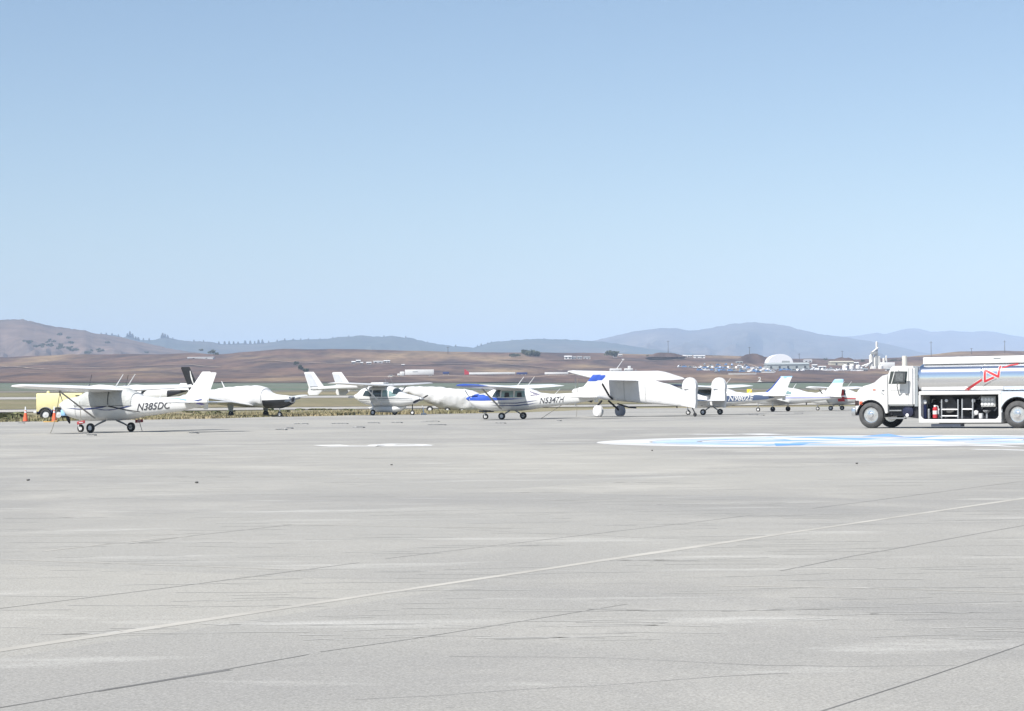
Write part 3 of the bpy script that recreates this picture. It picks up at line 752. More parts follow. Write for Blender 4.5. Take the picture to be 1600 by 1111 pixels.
for sd in (1, -1):
    w = wing_mesh(BM(), [(.0, -.35, 2.5, .34, 2.72), (.5, -.35, 2.5, .34, 2.72), (3.2, -.37, 2.45, .31, 2.76), (4.3, -.4, 2.38, .27, 2.80), (4.62, -.45, 2.25, .20, 2.81)], sd, tw=-.22)
    obj('wing', w, cloth, t)
    obj('wing_strut', tube(BM(), [(-.75, sd*.50, 1.15), (-.55, sd*.62, 1.35), (-.75, sd*2.0, 2.68)], .065, 8), black, t)
    obj('landing_gear_leg', tube(BM(), [(.35, sd*.35, 1.05), (.30, sd*.8, .75), (0, sd*1.02, .42)], .07, 8), black, t)
    # tyre wrapped in a cloth cover with a slit at the bottom
    wo = wheel(t, (0, sd*1.12, .37), .33, .22, darkm, rubberg)
    bm = BM(); lathe(bm, [(-.15, .05), (-.16, .30), (-.10, .385), (.10, .385), (.16, .30), (.15, .05)], (0, 0, 0), 'Y', 28)
    for v in bm.verts: v.co.z = max(v.co.z, -.335)
    obj('wheel_cover', bm, cloth if sd == 1 else mat('shaded_wheel_cover', (.30, .32, .38), .9, var=.15), wo)  # far cover: same canvas with its shade painted in as grey-blue
    # horizontal stabiliser and endplate fins
    obj('horizontal_stabilizer', wing_mesh(BM(), [(0, -7.35, 1.15, .16, 1.0), (1.45, -7.45, 1.05, .13, 1.0)], sd), cloth, t)
    bm = BM(); n = 26; ring0 = []
    prof = []
    zc, r = 1.92, .56
    for q in range(15):
        a = math.radians(200-220*q/14); prof.append((-6.9+r*math.cos(a)*1.0, zc+r*math.sin(a)))
    prof += [(-6.32, 1.35), (-6.20, 1.0), (-6.25, .72), (-7.35, .55), (-7.42, .9)]
    prof = [(x-1.05, z) for x, z in prof]
    yo = sd*1.5
    A = [bm.verts.new((x, yo-.10, z)) for x, z in prof]; B = [bm.verts.new((x, yo+.10, z)) for x, z in prof]
    C1 = bm.verts.new((-7.9, yo-.17, 1.6)); C2 = bm.verts.new((-7.9, yo+.17, 1.6)); m_ = len(prof)
    for q in range(m_):
        e = (q+1) % m_
        bm.faces.new((A[q], A[e], B[e], B[q])); bm.faces.new((A[e], A[q], C1)); bm.faces.new((B[q], B[e], C2))
    f_ = obj('tail_fin', bm, cloth, t)
    bm = BM(); box(bm, -7.95, -7.62, yo+.14, yo+.175, 1.70, 1.76, .008); obj('rudder_hinge_slot', bm, greym, f_)
obj('tail_wheel_leg', tube(BM(), [(-6.9, 0, .62), (-7.1, 0, .3), (-7.15, 0, .14)], .04, 8), darkm, t)
wheel(t, (-7.15, 0, .13), .13, .09, darkm)
bm = BM(); lathe(bm, [(-.55, .06), (-.5, .17), (.5, .17), (.55, .10)], (0, 0, 0), 'X', 16)
o = obj('exhaust_muffler', bm, black, t, loc=(1.55, .55, 1.22)); o.rotation_euler = (0, math.radians(-12), 0)
obj('belly_pipe', tube(BM(), [(-.9, .2, .85), (-1.9, .25, .62), (-2.5, .25, .58)], .05, 8), black, t)
propeller(t, (2.95, 0, 1.68), .95, 2, 1.57, clothgrey, cloth, .2, .3)
tie_rope(loc2world(t, (.9, 2.1, 2.5)), tuple(loc2world(t, (1.2, 1.9, 0.01))), 'pale tie-down line standing beside the white covered wheel of the tall taildragger', 0)

# ------------------------------------------------------------------ low-wing singles
def low_wing(name, label, px, py, s_px, head, cfg):
    base = G(px, py); k = s_px/(F/base.y)
    t = thing(name, label, 'airplane', base, head, (k, k, k), 'light aircraft parked along the apron')
    bd = Body(cfg['top'], cfg['bot'], cfg['hw'], cfg.get('n', 2.5))
    obj('fuselage', bd.mesh(BM(), cfg['top'][-1][0], cfg['top'][0][0], 56), cfg.get('body', white), t)
    for sd in (1, -1):
        h = cfg['half']
        obj('wing', wing_mesh(BM(), [(.0, .75, 1.65, .24, .72), (.5, .75, 1.65, .24, .72), (h*.95, .45, 1.1, .13, .72+h*.10), (h, .35, .8, .08, .73+h*.105)], sd), cfg.get('wing', white), t)
        obj('landing_gear_leg', tube(BM(), [(0, sd*cfg['track']/2, .75), (0, sd*cfg['track']/2, .2)], .05, 8), hubw, t)
        wheel(t, (0, sd*cfg['track']/2, .2), .2, .15, darkm)
        obj('horizontal_stabilizer', wing_mesh(BM(), [(.0, cfg['stab'], .9, .09, 1.12), (1.9, cfg['stab']-.2, .65, .05, 1.15)], sd), white, t)
    obj('nose_gear_leg', tube(BM(), [(cfg['nose'], 0, .8), (cfg['nose'], 0, .17)], .035, 8), hubw, t)
    wheel(t, (cfg['nose'], 0, .17), .17, .12)
    fs = cfg['fin']
    fin = obj('vertical_stabilizer', fin_mesh(BM(), fs), white, t)
    return t, bd, fin
PT = [(-5.1, 1.18), (-4.0, 1.30), (-2.4, 1.50), (-1.2, 1.80), (-.2, 1.95), (.6, 1.86), (1.2, 1.55), (1.6, 1.45), (2.2, 1.40), (2.6, 1.25)]
PB = [(-5.1, 1.0), (-3.0, .78), (-1.2, .58), (0, .52), (1.4, .55), (2.2, .70), (2.6, .95)]
PW = [(-5.1, .05), (-3.0, .28), (-1.2, .50), (0, .56), (1.4, .52), (2.2, .42), (2.6, .25)]
t, bd, fin = low_wing('low_wing_airplane', 'white low wing airplane with violet stripe and light blue fin top, right of N9802E', 1219.5, 643, 19.9, math.pi-HEAD,
    dict(top=PT, bot=PB, hw=PW, half=4.7, track=3.0, stab=-4.2, nose=1.9, fin=[(1.15, -3.15, 1.9, .08), (1.4, -3.65, 1.45, .08), (2.42, -4.55, .72, .05), (2.45, -4.6, .6, .02)]))
bm = BM(); fin_mesh(bm, [(2.20, -4.34, .90, .07), (2.45, -4.55, .74, .055), (2.48, -4.6, .6, .02)]); obj('light_blue_fin_cap', bm, sky_blue, fin)
bm = BM(); bd.patch(bm, [(2.5, 1.02), (0, 1.12), (-2.0, 1.12), (-4.6, 1.10), (-4.6, 1.06), (-2, 1.03), (0, 1.02), (2.5, .98)], .01); obj('violet_stripe', bm, mat('violet_stripe', (.33, .34, .55), .5), t)
for a_, b_ in ((.9, .35), (.2, -.5), (-.65, -1.15)):
    bm = BM(); bd.patch(bm, [(a_, 1.36), (a_-.12, 1.62), (b_+.06, 1.64), (b_, 1.36)], .012); obj('window', bm, glassg, t)
obj('antenna', tube(BM(), [(-1.1, 0, 1.8), (-1.35, 0, 2.15)], .03, 6, .02), hubw, t)
propeller(t, (2.62, 0, 1.1), .85, 2, .3, black, white, .15, .28)
# white covered body with dark lower cowl, facing right
CT = [(-5.6, 1.35), (-4.5, 1.50), (-3.0, 1.72), (-1.6, 1.88), (-.2, 1.95), (1.0, 1.96), (1.6, 1.82), (2.1, 1.55), (2.6, 1.42), (3.4, 1.36), (4.0, 1.30), (4.1, 1.20)]
CB = [(-5.6, 1.2), (-3.0, .85), (-1.6, .72), (0, .62), (1.6, .58), (2.1, .56), (3.0, .55), (3.6, .66), (4.0, .80), (4.1, .90)]
CWd = [(-5.6, .05), (-3.0, .42), (-1.5, .6), (0, .66), (1.6, .64), (2.4, .55), (3.4, .46), (4.0, .40), (4.1, .32)]
CT, CB, CWd = [[(u*.84 if u > 0 else u, z) for u, z in q] for q in (CT, CB, CWd)]
t, bd, fin = low_wing('covered_low_wing_airplane', 'low wing airplane facing right with white body cover, black lower cowling and black tail fin', 388.5, 651.6, 24.6, -HEAD,
    dict(top=CT, bot=CB, hw=CWd, half=5.9, track=3.6, stab=-4.9, nose=2.45, body=cloth, wing=white, fin=[(1.4, -3.55, 1.15, .08), (2.0, -4.05, .85, .08), (3.20, -4.72, .76, .06), (3.26, -4.78, .62, .03)]))
fin.data.materials.clear(); fin.data.materials.append(black)
bm = BM(); R = [(-4.35-.32*q/8-.25*math.sin(q*.39)*.3, 2.05+.95*(q/8)) for q in range(9)]
prism(bm, [(u+.10*(1-abs(q-4)/6), z) for q, (u, z) in enumerate(R)]+[(u-.02, z) for u, z in R[::-1]], -.062, -.052); obj('white_swoosh', bm, white, fin)
bm = BM(); prism(bm, [(-4.5, 1.98), (-4.75, 1.98), (-4.8, 2.12), (-4.55, 2.14)], -.064, -.052); obj('white_emblem', bm, white, fin)
bm = BM(); loft(bm, [bd.ring(3.43-k*.10, 28, .02) for k in range(20)])
for v in bm.verts: v.co.z = min(v.co.z, 1.06+.03*(v.co.x-2))
obj('lower_cowling', bm, black, t)
bm = BM(); loft(bm, [bd.ring(1.45-k*.19, 28, .035+.015*math.sin(k*1.7)) for k in range(32)])
for v in bm.verts: v.co.z = max(v.co.z, .80+.05*math.sin(v.co.x*2.1))
obj('body_cover', bm, cloth, t)
for sd in (1, -1):
    obj('landing_gear_fairing', loft(BM(), [[(.22, sd*1.8-.06, .85), (.22, sd*1.8+.06, .85), (-.28, sd*1.8+.06, .85), (-.28, sd*1.8-.06, .85)], [(.10, sd*1.8-.05, .35), (.10, sd*1.8+.05, .35), (-.12, sd*1.8+.05, .35), (-.12, sd*1.8-.05, .35)]]), clothgrey, t)
obj('antenna', tube(BM(), [(-1.9, 0, 1.85), (-2.15, 0, 2.3)], .05, 6, .02), hubw, t)
propeller(t, (3.46, 0, 1.08), .85, 2, .12, greym, darkm, .15, .14)
bm = BM()
for s_ in (1, -1): lathe(bm, [(0, .02), (.0, .10), (.06, .10), (.07, .02)], (3.36, s_*.22, 1.16), 'X', 14)
obj('engine_intake', bm, greym, t)

# ------------------------------------------------------------------ twin-boom push-pull
base = G(600, 648.8); k = 22.9/(F/base.y)
t = thing('twin_boom_airplane', 'white twin boom airplane with two tall grey panelled fins and belly pod, facing right', 'airplane', base, -math.radians(31.5), (k, k, k))
bd = Body([(-2.3, 1.45), (-1.6, 1.85), (-.8, 1.98), (.6, 1.98), (1.0, 1.86), (1.45, 1.58), (1.9, 1.43), (2.6, 1.30), (3.0, 1.20)],
          [(-2.3, 1.10), (-1.6, .78), (-.8, .62), (.6, .60), (1.6, .60), (2.4, .72), (3.0, .95)],
          [(-2.3, .20), (-1.6, .48), (-.8, .58), (.6, .60), (1.6, .55), (2.4, .42), (3.0, .22)], 2.8)
obj('fuselage', bd.mesh(BM(), 3.0, -2.3, 44), white, t)
side = -1
for poly, m_ in (([(1.40, 1.32), (1.05, 1.70), (.82, 1.72), (.82, 1.26)], glassg), ([(.72, 1.26), (.72, 1.70), (.28, 1.72), (.28, 1.26)], glassg), ([(.18, 1.26), (.18, 1.72), (-.5, 1.72), (-.5, 1.28)], glass), ([(-.62, 1.28), (-.62, 1.72), (-1.2, 1.68), (-1.4, 1.34)], glass)):
    bm = BM(); bd.patch(bm, poly, .012, side); obj('window', bm, m_, t)
bm = BM()
loft(bm, [[(x, y, z) for (x, y, z) in bd.ring(1.08+.045*q, 28, .014)] for q in range(9)])
for v in bm.verts:
    v.co.z = max(v.co.z, 1.45+.12*(1.44-v.co.x))
obj('windshield', bm, glass, t)
bm = BM()
bd.patch(bm, [(2.6, 1.16), (1.2, 1.20), (-.5, 1.14), (-1.8, 1.12), (-1.8, 1.08), (-.5, 1.08), (1.2, 1.13), (2.6, 1.12)], .012, side)
bd.patch(bm, [(2.6, 1.03), (1.2, 1.06), (-.5, 1.00), (-1.8, .98), (-1.8, .96), (-.5, .98), (1.2, 1.04), (2.6, 1.01)], .012, side)
obj('grey_stripe', bm, greym, t)
bm = BM(); pod = Body([(-1.2, .62), (-.6, .64), (1.2, .64), (1.75, .60)], [(-1.2, .5), (-.8, .22), (.9, .18), (1.5, .32), (1.75, .5)], [(-1.2, .2), (-.7, .42), (1.1, .42), (1.75, .15)], 2.8)
obj('cargo_pod', pod.mesh(bm, 1.75, -1.2, 24), white, t)
for sd in (1, -1):
    obj('wing', wing_mesh(BM(), [(0, .55, 1.55, .22, 2.0), (2.6, .55, 1.55, .20, 2.06), (5.5, .35, 1.1, .12, 2.17)], sd), white, t)
    bm = BM(); R = []
    for x, r_, z_ in ((-.2, .10, 1.98), (-1.2, .17, 1.98), (-3.0, .13, 1.93), (-4.8, .10, 1.84)):
        R.append([(x, sd*1.62+r_*.7*math.cos(a*math.pi/6), z_+r_*math.sin(a*math.pi/6)) for a in range(12)])
    obj('tail_boom', loft(bm, R), white, t)
    bm = BM(); loft(bm, [airfoil(x, c, th, sd*1.62, z, axis='Z') for z, x, c, th in ((1.42, -4.40, .75, .05), (1.62, -4.10, 1.15, .08), (1.95, -3.80, 1.35, .09), (2.98, -4.70, .85, .06), (3.02, -4.75, .7, .03))])
    f_ = obj('tail_fin', bm, white, t)
    bm = BM(); yo = sd*1.62-.06
    prism(bm, [(-4.35, 2.02), (-5.05, 2.02), (-5.45, 2.88), (-4.93, 2.88)], yo-.004, yo+.001); obj('grey_panel', bm, mat('panel_grey', (.50, .52, .56), .6, var=.1), f_)
    bm = BM(); a = Vector((.2, sd*.55, .75)); b = Vector((.15, sd*2.5, 1.98))
    obj('wing_strut', tube(bm, [a, b], .045, 8), hubw, t)
    obj('landing_gear_leg', tube(BM(), [(-.9, sd*.4, 1.0), (-.35, sd*.8, .7), (0, sd*1.25, .22)], .055, 8), white, t)
    wheel(t, (0, sd*1.3, .2), .2, .15)
bm = BM(); wing_mesh(bm, [(0, -4.2, .85, .08, 1.86), (1.6, -4.2, .85, .08, 1.86)], 1); wing_mesh(bm, [(0, -4.2, .85, .08, 1.86), (1.6, -4.2, .85, .08, 1.86)], -1)
obj('horizontal_stabilizer', bm, white, t)
obj('nose_gear_leg', tube(BM(), [(2.35, 0, .75), (2.35, 0, .17)], .035, 8), darkm, t)
wheel(t, (2.35, 0, .17), .17, .12)
propeller(t, (3.02, 0, 1.08), .95, 2, math.radians(195), darkm, greym, .14, .28)
o = propeller(t, (-2.36, 0, 1.28), .9, 2, .05, greym, white, .14, .25)
bm = BM(); box(bm, -.9, .2, -.35, .35, 2.05, 2.24, .08); obj('air_scoop', bm, white, t)
for u in (.3, .8): obj('antenna', tube(BM(), [(u, 0, 2.05), (u-.25, 0, 2.55)], .012, 6, .008), greym, t)
# white towing cone near nose wheel
g = G(662, 648.3)
o = thing('gust_weight', 'small white weighted marker by the nose wheel of the twin boom airplane', 'marker', g)
obj('base_block', box(BM(), -.22, .22, -.15, .15, 0, .14, .03), hubw, o)
obj('post', tube(BM(), [(0, 0, .14), (-.05, 0, .55), (-.12, 0, .75)], .06, 8, .03), hubw, o)

# ------------------------------------------------------------------ tarp covered airframe between the twin boom and the blue airplane
base = G(690, 644.2); s0 = F/base.y
t = thing('tarp_covered_aircraft', 'bulky wrinkled white tarpaulin shrouding an aircraft on wheels, between the twin boom and blue airplanes', 'airplane', base, -math.radians(12))
def px2l(px, py): return ((px-690)/s0/math.cos(math.radians(12)), max(.05, (644.2-py)/s0))
top = [px2l(*q) for q in ((622, 606), (640, 603.5), (655, 604), (690, 604.5), (700, 607), (725, 609), (738, 611), (752, 617), (764, 628))]
bot = [px2l(*q) for q in ((622, 612), (640, 616), (655, 622), (672, 631), (690, 637), (710, 641), (735, 643), (752, 643), (764, 640))]
tb = Body(top, bot, [(px2l(622, 0)[0], .2), (px2l(650, 0)[0], .8), (px2l(700, 0)[0], 1.1), (px2l(740, 0)[0], 1.0), (px2l(764, 0)[0], .5)], 2.6)
bm = BM(); ua, ub = top[-1][0], top[0][0]
rings = []
for i in range(61):
    u = ua+(ub-ua)*i/60; r = tb.ring(u, 40)
    rings.append([(x+.03*fbm(z*3, i*.3), y*(1+.10*fbm(x*2.2, z*2.5+3)), z+.10*fbm(x*2.5+9, y*2)-.06*(z < .6)) for x, y, z in r])
loft(bm, rings); obj('tarpaulin', bm, cloth, t)
for u, r_ in ((px2l(674.5, 0)[0], .32), (px2l(702, 0)[0], .25), (px2l(725, 0)[0], .25)):
    wheel(t, (u, -.75, r_), r_, .2, hubw)
# ------------------------------------------------------------------ twin turboprop behind the leftmost airplane
base = G(205, 648.5); k = 16.5/(F/base.y)
t = thing('twin_turboprop', 'white twin engine turboprop mostly hidden behind the leftmost airplane', 'airplane', base, math.pi-HEAD, (k, k, k))
bd = Body([(-7.2, 2.35), (-5, 2.45), (-2, 2.62), (0, 2.75), (3.0, 2.72), (3.8, 2.35), (4.8, 1.95), (5.8, 1.6)], [(-7.2, 2.1), (-5, 1.5), (-2, 1.1), (0, 1.05), (3, 1.05), (5.0, 1.15), (5.8, 1.35)],
          [(-7.2, .1), (-5, .4), (-2, .68), (0, .75), (3, .72), (4.8, .5), (5.8, .1)], 2.3)
obj('fuselage', bd.mesh(BM(), 5.8, -7.2, 50), white, t)
bm = BM()
for q in range(6): bd.patch(bm, [(2.2-q*.8, 2.0), (2.2-q*.8, 2.35), (1.9-q*.8, 2.35), (1.9-q*.8, 2.0)], .012)
obj('window', bm, glass, t)
bm = BM(); bd.patch(bm, [(-4.7, 1.7), (-4.7, 2.3), (-7.0, 2.3), (-7.0, 2.2), (-4.5, 1.6)], .012); obj('dark_tail_paint', bm, black, t)
fin = obj('vertical_stabilizer', fin_mesh(BM(), [(2.2, -4.6, 2.5, .14), (2.5, -5.4, 1.6, .13), (2.95, -6.0, 1.0, .08)]), white, t)
for sd in (1, -1):
    obj('horizontal_stabilizer', wing_mesh(BM(), [(0, -6.1, .9, .1, 2.3), (1.9, -6.3, .6, .06, 2.3)], sd), white, t)
    obj('wing', wing_mesh(BM(), [(0, 1.2, 2.2, .3, 1.25), (2.6, 1.1, 2.0, .28, 1.35), (7.6, .4, 1.1, .12, 1.85)], sd), white, t)
    nb = Body([(-1.5, 1.5), (0, 1.85), (1.6, 1.95), (2.8, 1.85)], [(-1.5, 1.3), (0, 1.15), (1.6, 1.2), (2.8, 1.45)], [(-1.5, .1), (0, .36), (1.6, .4), (2.8, .2)], 2.3)
    bm = nb.mesh(BM(), 2.8, -1.5, 20)
    for v in bm.verts: v.co.y += sd*2.6; v.co.z += .95
    obj('engine_nacelle', bm, white, t)
    propeller(t, (2.9, sd*2.6, 2.72), 1.2, 3, 1.9, darkm, greym, .2, .4)
    obj('landing_gear_leg', tube(BM(), [(0, sd*2.6, 1.3), (0, sd*2.6, .3)], .07, 8), hubw, t)
    wheel(t, (0, sd*2.6, .3), .3, .22)
obj('nose_gear_leg', tube(BM(), [(4.4, 0, 1.2), (4.4, 0, .25)], .06, 8), hubw, t)
wheel(t, (4.4, 0, .25), .25, .18)
# ------------------------------------------------------------------ yellow tank cart and cones
base = G(99, 656.6); s0 = F/base.y
t = thing('yellow_tank_cart', 'pale yellow two axle tank cart parked at the apron edge behind the leftmost airplane', 'cart', base, math.radians(-8))
bm = BM(); box(bm, -1.75, 1.7, -.8, .8, .62, 1.95, .07); obj('tank', bm, yellow, t)
bm = BM(); box(bm, -1.82, 1.9, -.55, .55, .42, .60, .03); obj('chassis', bm, darkm, t)
bm = BM(); lathe(bm, [(1.95, .12), (2.05, .12), (2.12, .05)], (-1.0, -.3, 0), 'Z', 14); obj('filler_cap', bm, yellow, t)
for u in (-1.0, -.05):
    for sd in (-1, 1): wheel(t, (u, sd*.86, .42), .42, .22, hubw, rubber, hr=.55)
for u in (-1.0, -.05):
    bm = BM(); R = []
    for q in range(11):
        a = math.radians(15+150*q/10); R.append([(u+.50*math.cos(a), -1.0, .42+.50*math.sin(a)), (u+.50*math.cos(a), -.74, .42+.50*math.sin(a)), (u+.53*math.cos(a), -.74, .42+.53*math.sin(a)), (u+.53*math.cos(a), -1.0, .42+.53*math.sin(a))])
    obj('fender', loft(bm, R), navy, t)
obj('tow_bar', tube(BM(), [(1.9, 0, .5), (3.0, 0, .35)], .05, 8), darkm, t)
bm = BM(); box(bm, -1.95, -1.72, -.8, -.5, .52, .68, .02); obj('corner_bracket', bm, hubw, t)
bm = BM(); box(bm, 1.2, 1.5, -.83, -.8, 1.75, 1.8, .005); obj('latch', bm, darkm, t)
def cone(px, py, label):
    g = G(px, py); c = thing('traffic_cone', label, 'cone', g, 0, (1, 1, 1), 'orange traffic cones by the yellow cart')
    obj('base', box(BM(), -.22, .22, -.22, .22, 0, .05, .01), mat('cone_base', (.10, .04, .03), .8), c)
    obj('cone_body', lathe(BM(), [(.05, .18), (.1, .17), (.58, .085), (.60, .08)], (0, 0, 0), 'Z', 20), orange, c)
    obj('white_collar', lathe(BM(), [(.60, .082), (.72, .068)], (0, 0, 0), 'Z', 20), hubw, c)
    obj('orange_ring', lathe(BM(), [(.72, .068), (.77, .062)], (0, 0, 0), 'Z', 20), orange, c)
    obj('white_tip', lathe(BM(), [(.77, .062), (1.0, .035), (1.02, .02)], (0, 0, 0), 'Z', 20), hubw, c)
cone(40, 659, 'orange cone with white top standing alone left of the yellow cart')
cone(85, 659.3, 'orange cone with white top in front of the yellow cart wheels')
g = G(79, 659.8); o = thing('wooden_chock_board', 'flat yellow wooden board lying at the foot of the cone by the yellow cart', 'board', g)
obj('plank', box(BM(), -.45, .45, -.10, .10, 0, .07, .01), mat('yellow_wood', (.62, .38, .12), .7, var=.2), o)
obj('end_block', box(BM(), .24, .44, -.11, .11, .07, .12, .01), mat('yellow_wood', (.62, .38, .12)), o)
# yellow box far between
g = G(1171, 638); p = P(1171, 612, 330)
o = thing('yellow_equipment_box', 'tiny yellow cabinet beyond the airplane marked N9802E', 'cabinet', (p.x, 330, mid_z(1171, 330)))
obj('cabinet', box(BM(), -.38, .38, -.3, .3, .12, p.z-mid_z(1171, 330)+.4, .04), mat('bright_yellow', (.8, .6, .04), .5), o)
obj('plinth', box(BM(), -.45, .45, -.36, .36, 0, .12, .02), greym, o)

# ------------------------------------------------------------------ fuel truck
TA = math.radians(33.5)
c_ = G(1361, 669.4); k = 40.0/(F/c_.y)
pv = Vector((-math.sin(TA), -math.cos(TA), 0)); org = c_-pv*1.05*k
t = thing('fuel_truck', 'white fuel truck with long polished aluminium tank and open equipment bay, parked at right', 'truck', org, math.pi-TA, (k, k, k))
hd = Vector((-math.cos(TA), math.sin(TA), 0))
def T(px, py, off=1.15):                    # pixel -> (u, z) on the truck's near side plane
    r = ray(px, py); o0 = org+pv*off*k; o_ = Vector((0, 0, EYE))
    s = (o0-o_).dot(pv)/r.dot(pv); q = o_+r*s
    return ((q-o0).dot(hd)/k, q.z/k)
def TT(off, *pts): return [T(x, y, off) for x, y in pts]
U = lambda px, off=1.15: T(px, 640, off)[0]
# cab and hood
hoodp = TT(1.08, (1336.8, 634), (1337.5, 620), (1340, 611), (1344, 606.5), (1350, 603), (1358, 601), (1366.7, 597.5), (1373, 591.8), (1379, 587), (1386, 586))
arch_c = T(1360.8, 649.0, 1.08); ar = .60
a0 = TT(1.08, (1386, 634.5)); 
arch = []
for q in range(13):
    a = math.radians(-12+180*q/12+6); arch.append((arch_c[0]-ar*math.cos(a), arch_c[1]+ar*math.sin(a)))
arch = [p for p in arch]
poly = hoodp+[(hoodp[-1][0], a0[0][1]), (hoodp[-1][0], .62), (hoodp[-1][0]+.06, .58)]+[p for p in arch if p[1] > .56]+[(hoodp[0][0], hoodp[0][1])]
# side skins with arch and a crowned hood top between them
bm = BM(); prism(bm, poly[:-1], .80, 1.08); prism(bm, poly[:-1], -1.08, -.80)
top = hoodp[2:]; R = []
for u, z in top:
    R.append([(u, 1.0*math.cos(a*math.pi/12)*1.0, z-.03+.10*math.sin(a*math.pi/12)) for a in range(13)])
loft(bm, R, closed=False)
box(bm, hoodp[0][0]-.25, hoodp[0][0]-.02, -.8, .8, .85, hoodp[2][1]-.05, .03)
hood = obj('hood', bm, truckwhite, t, smooth=True)
bm = BM(); R = []
for q in range(13):
    a = math.radians(6+180*q/12-12)
    R.append([(arch_c[0]-rr*math.cos(a), yy, arch_c[1]+rr*math.sin(a)) for rr, yy in ((ar+.01, 1.10), (ar-.03, 1.10), (ar-.03, .5), (ar+.01, .5))])
obj('wheel_arch_liner', loft(bm, R), black, t)
cabp = TT(1.10, (1386, 634.5), (1386, 586.2), (1390.5, 575.5), (1393.7, 572.6), (1397, 571.8), (1425, 571.8), (1428, 573), (1428, 634.5))
bm = BM(); prism(bm, cabp, -1.10, 1.10)
bmesh.ops.bevel(bm, geom=[e for e in bm.edges if abs(abs(e.verts[0].co.y)-1.10) < .01 and abs(abs(e.verts[1].co.y)-1.10) < .01 and len(e.link_faces) == 2 and e.calc_face_angle(0) > .7], offset=.07, segments=3, affect='EDGES')
cab = obj('cab', bm, truckwhite, t)
def plate(pts, y, th, m, name, parent=t, smooth=False):
    bm = BM(); prism(bm, pts, y, y+th); return obj(name, bm, m, parent, smooth)
w = plate(TT(1.11, (1391.5, 580.3), (1417.5, 580.3), (1415.5, 599.6), (1388.5, 599.6)), 1.10, .012, glass, 'door_window')
plate(TT(1.11, (1397.5, 580.3), (1398.6, 580.3), (1393.4, 599.6), (1392.2, 599.6)), 1.114, .01, truckwhite, 'window_divider', w)
fp = [(cabp[1][0]+.0, cabp[1][1]+.05), (cabp[2][0], cabp[2][1]-.02)]
bm = BM(); R = [[(fp[0][0]+.015, y, fp[0][1]), (fp[1][0]+.015, y*.95, fp[1][1])] for y in (-.95, -.5, 0, .5, .95)]
loft(bm, R, closed=False); obj('windshield', bm, glass, t)
bm = BM()
x0, z0 = T(1386.8, 600, 1.1); x1, z1 = T(1421, 634, 1.1); zt = T(1420, 575, 1.1)[1]
for q in (0, 1):
    xx = (x0-.02, x1+.02)[q]; box(bm, xx-.008, xx+.008, 1.1005, 1.106, z1+.03, zt if q else z0+.25)
box(bm, x1, x0, 1.1005, 1.106, z1+.03, z1+.045)
obj('door_seam', bm, greym, cab)
bm = BM(); u_, z_ = T(1417, 615, 1.1); box(bm, u_-.06, u_+.06, 1.10, 1.14, z_-.03, z_+.03, .008); obj('door_handle', bm, greym, cab)
# faint small door lettering
bm = BM(); vs, fs = text_mesh('AVIATION FUEL', 1.0, 0)
# (lettering on the real door is illegible: thin grey rule only)
bm.free(); bm = BM(); ua_, za_ = T(1391, 609.8, 1.1); ub_, _ = T(1413, 609.8, 1.1)
for q in range(14):
    xx = ua_+(ub_-ua_)*q/14; box(bm, xx-.055, xx+.01, 1.1005, 1.105, za_-.012, za_+.012)
obj('door_rule', bm, mat('light_grey_mark', (.5, .5, .5), .6), cab)
bm = BM(); u_, z_ = T(1380, 610, 1.08); box(bm, u_-.05, u_+.05, 1.081, 1.095, z_-.03, z_+.03, .01); obj('hood_emblem', bm, greym, hood)
bm = BM(); u_, z_ = T(1366, 609, 1.08); box(bm, u_-.06, u_+.06, 1.081, 1.10, z_-.02, z_+.02, .006); obj('side_marker', bm, orange, hood)
bm = BM(); tube(bm, [(T(1377, 613, 1.08)[0], 1.10, T(1377, 613, 1.08)[1]), (T(1381, 616, 1.08)[0], 1.10, T(1381, 616, 1.08)[1])], .015, 6); obj('hood_latch', bm, greym, hood)
# mirror
mp = TT(1.42, (1397.5, 581), (1413.8, 581.5), (1412.5, 598), (1397, 597)); mp = [(x, z) for x, z in mp]
bm = BM(); prism(bm, mp, 1.36, 1.42); mo = obj('mirror', bm, mat('mirror_housing', (.10, .105, .11), .3, .3, var=.4, vscale=8), t, smooth=False)
bm = BM(); prism(bm, [(mp[0][0]-.06, mp[0][1]-.05), (mp[1][0]+.06, mp[1][1]-.05), (mp[2][0]+.06, mp[2][1]+.05), (mp[3][0]-.06, mp[3][1]+.05)], 1.421, 1.426); obj('mirror_face', bm, mat('mirror_back_grey', (.20, .21, .21), .35, .5, var=.3, vscale=12), mo)
mc = ((mp[3][0]+mp[2][0])/2, mp[3][1])
bm = BM(); tube(bm, [(mc[0]+.05, 1.38, mc[1]+.02), (mc[0]+.12, 1.34, mc[1]-.15), (mc[0]+.13, 1.12, mc[1]-.50)], .02, 8); tube(bm, [(mc[0]+.05, 1.38, mp[0][1]-.02), (mc[0]+.15, 1.10, mp[0][1]+.06)], .015, 8)
obj('mirror_bracket', bm, greym, mo)
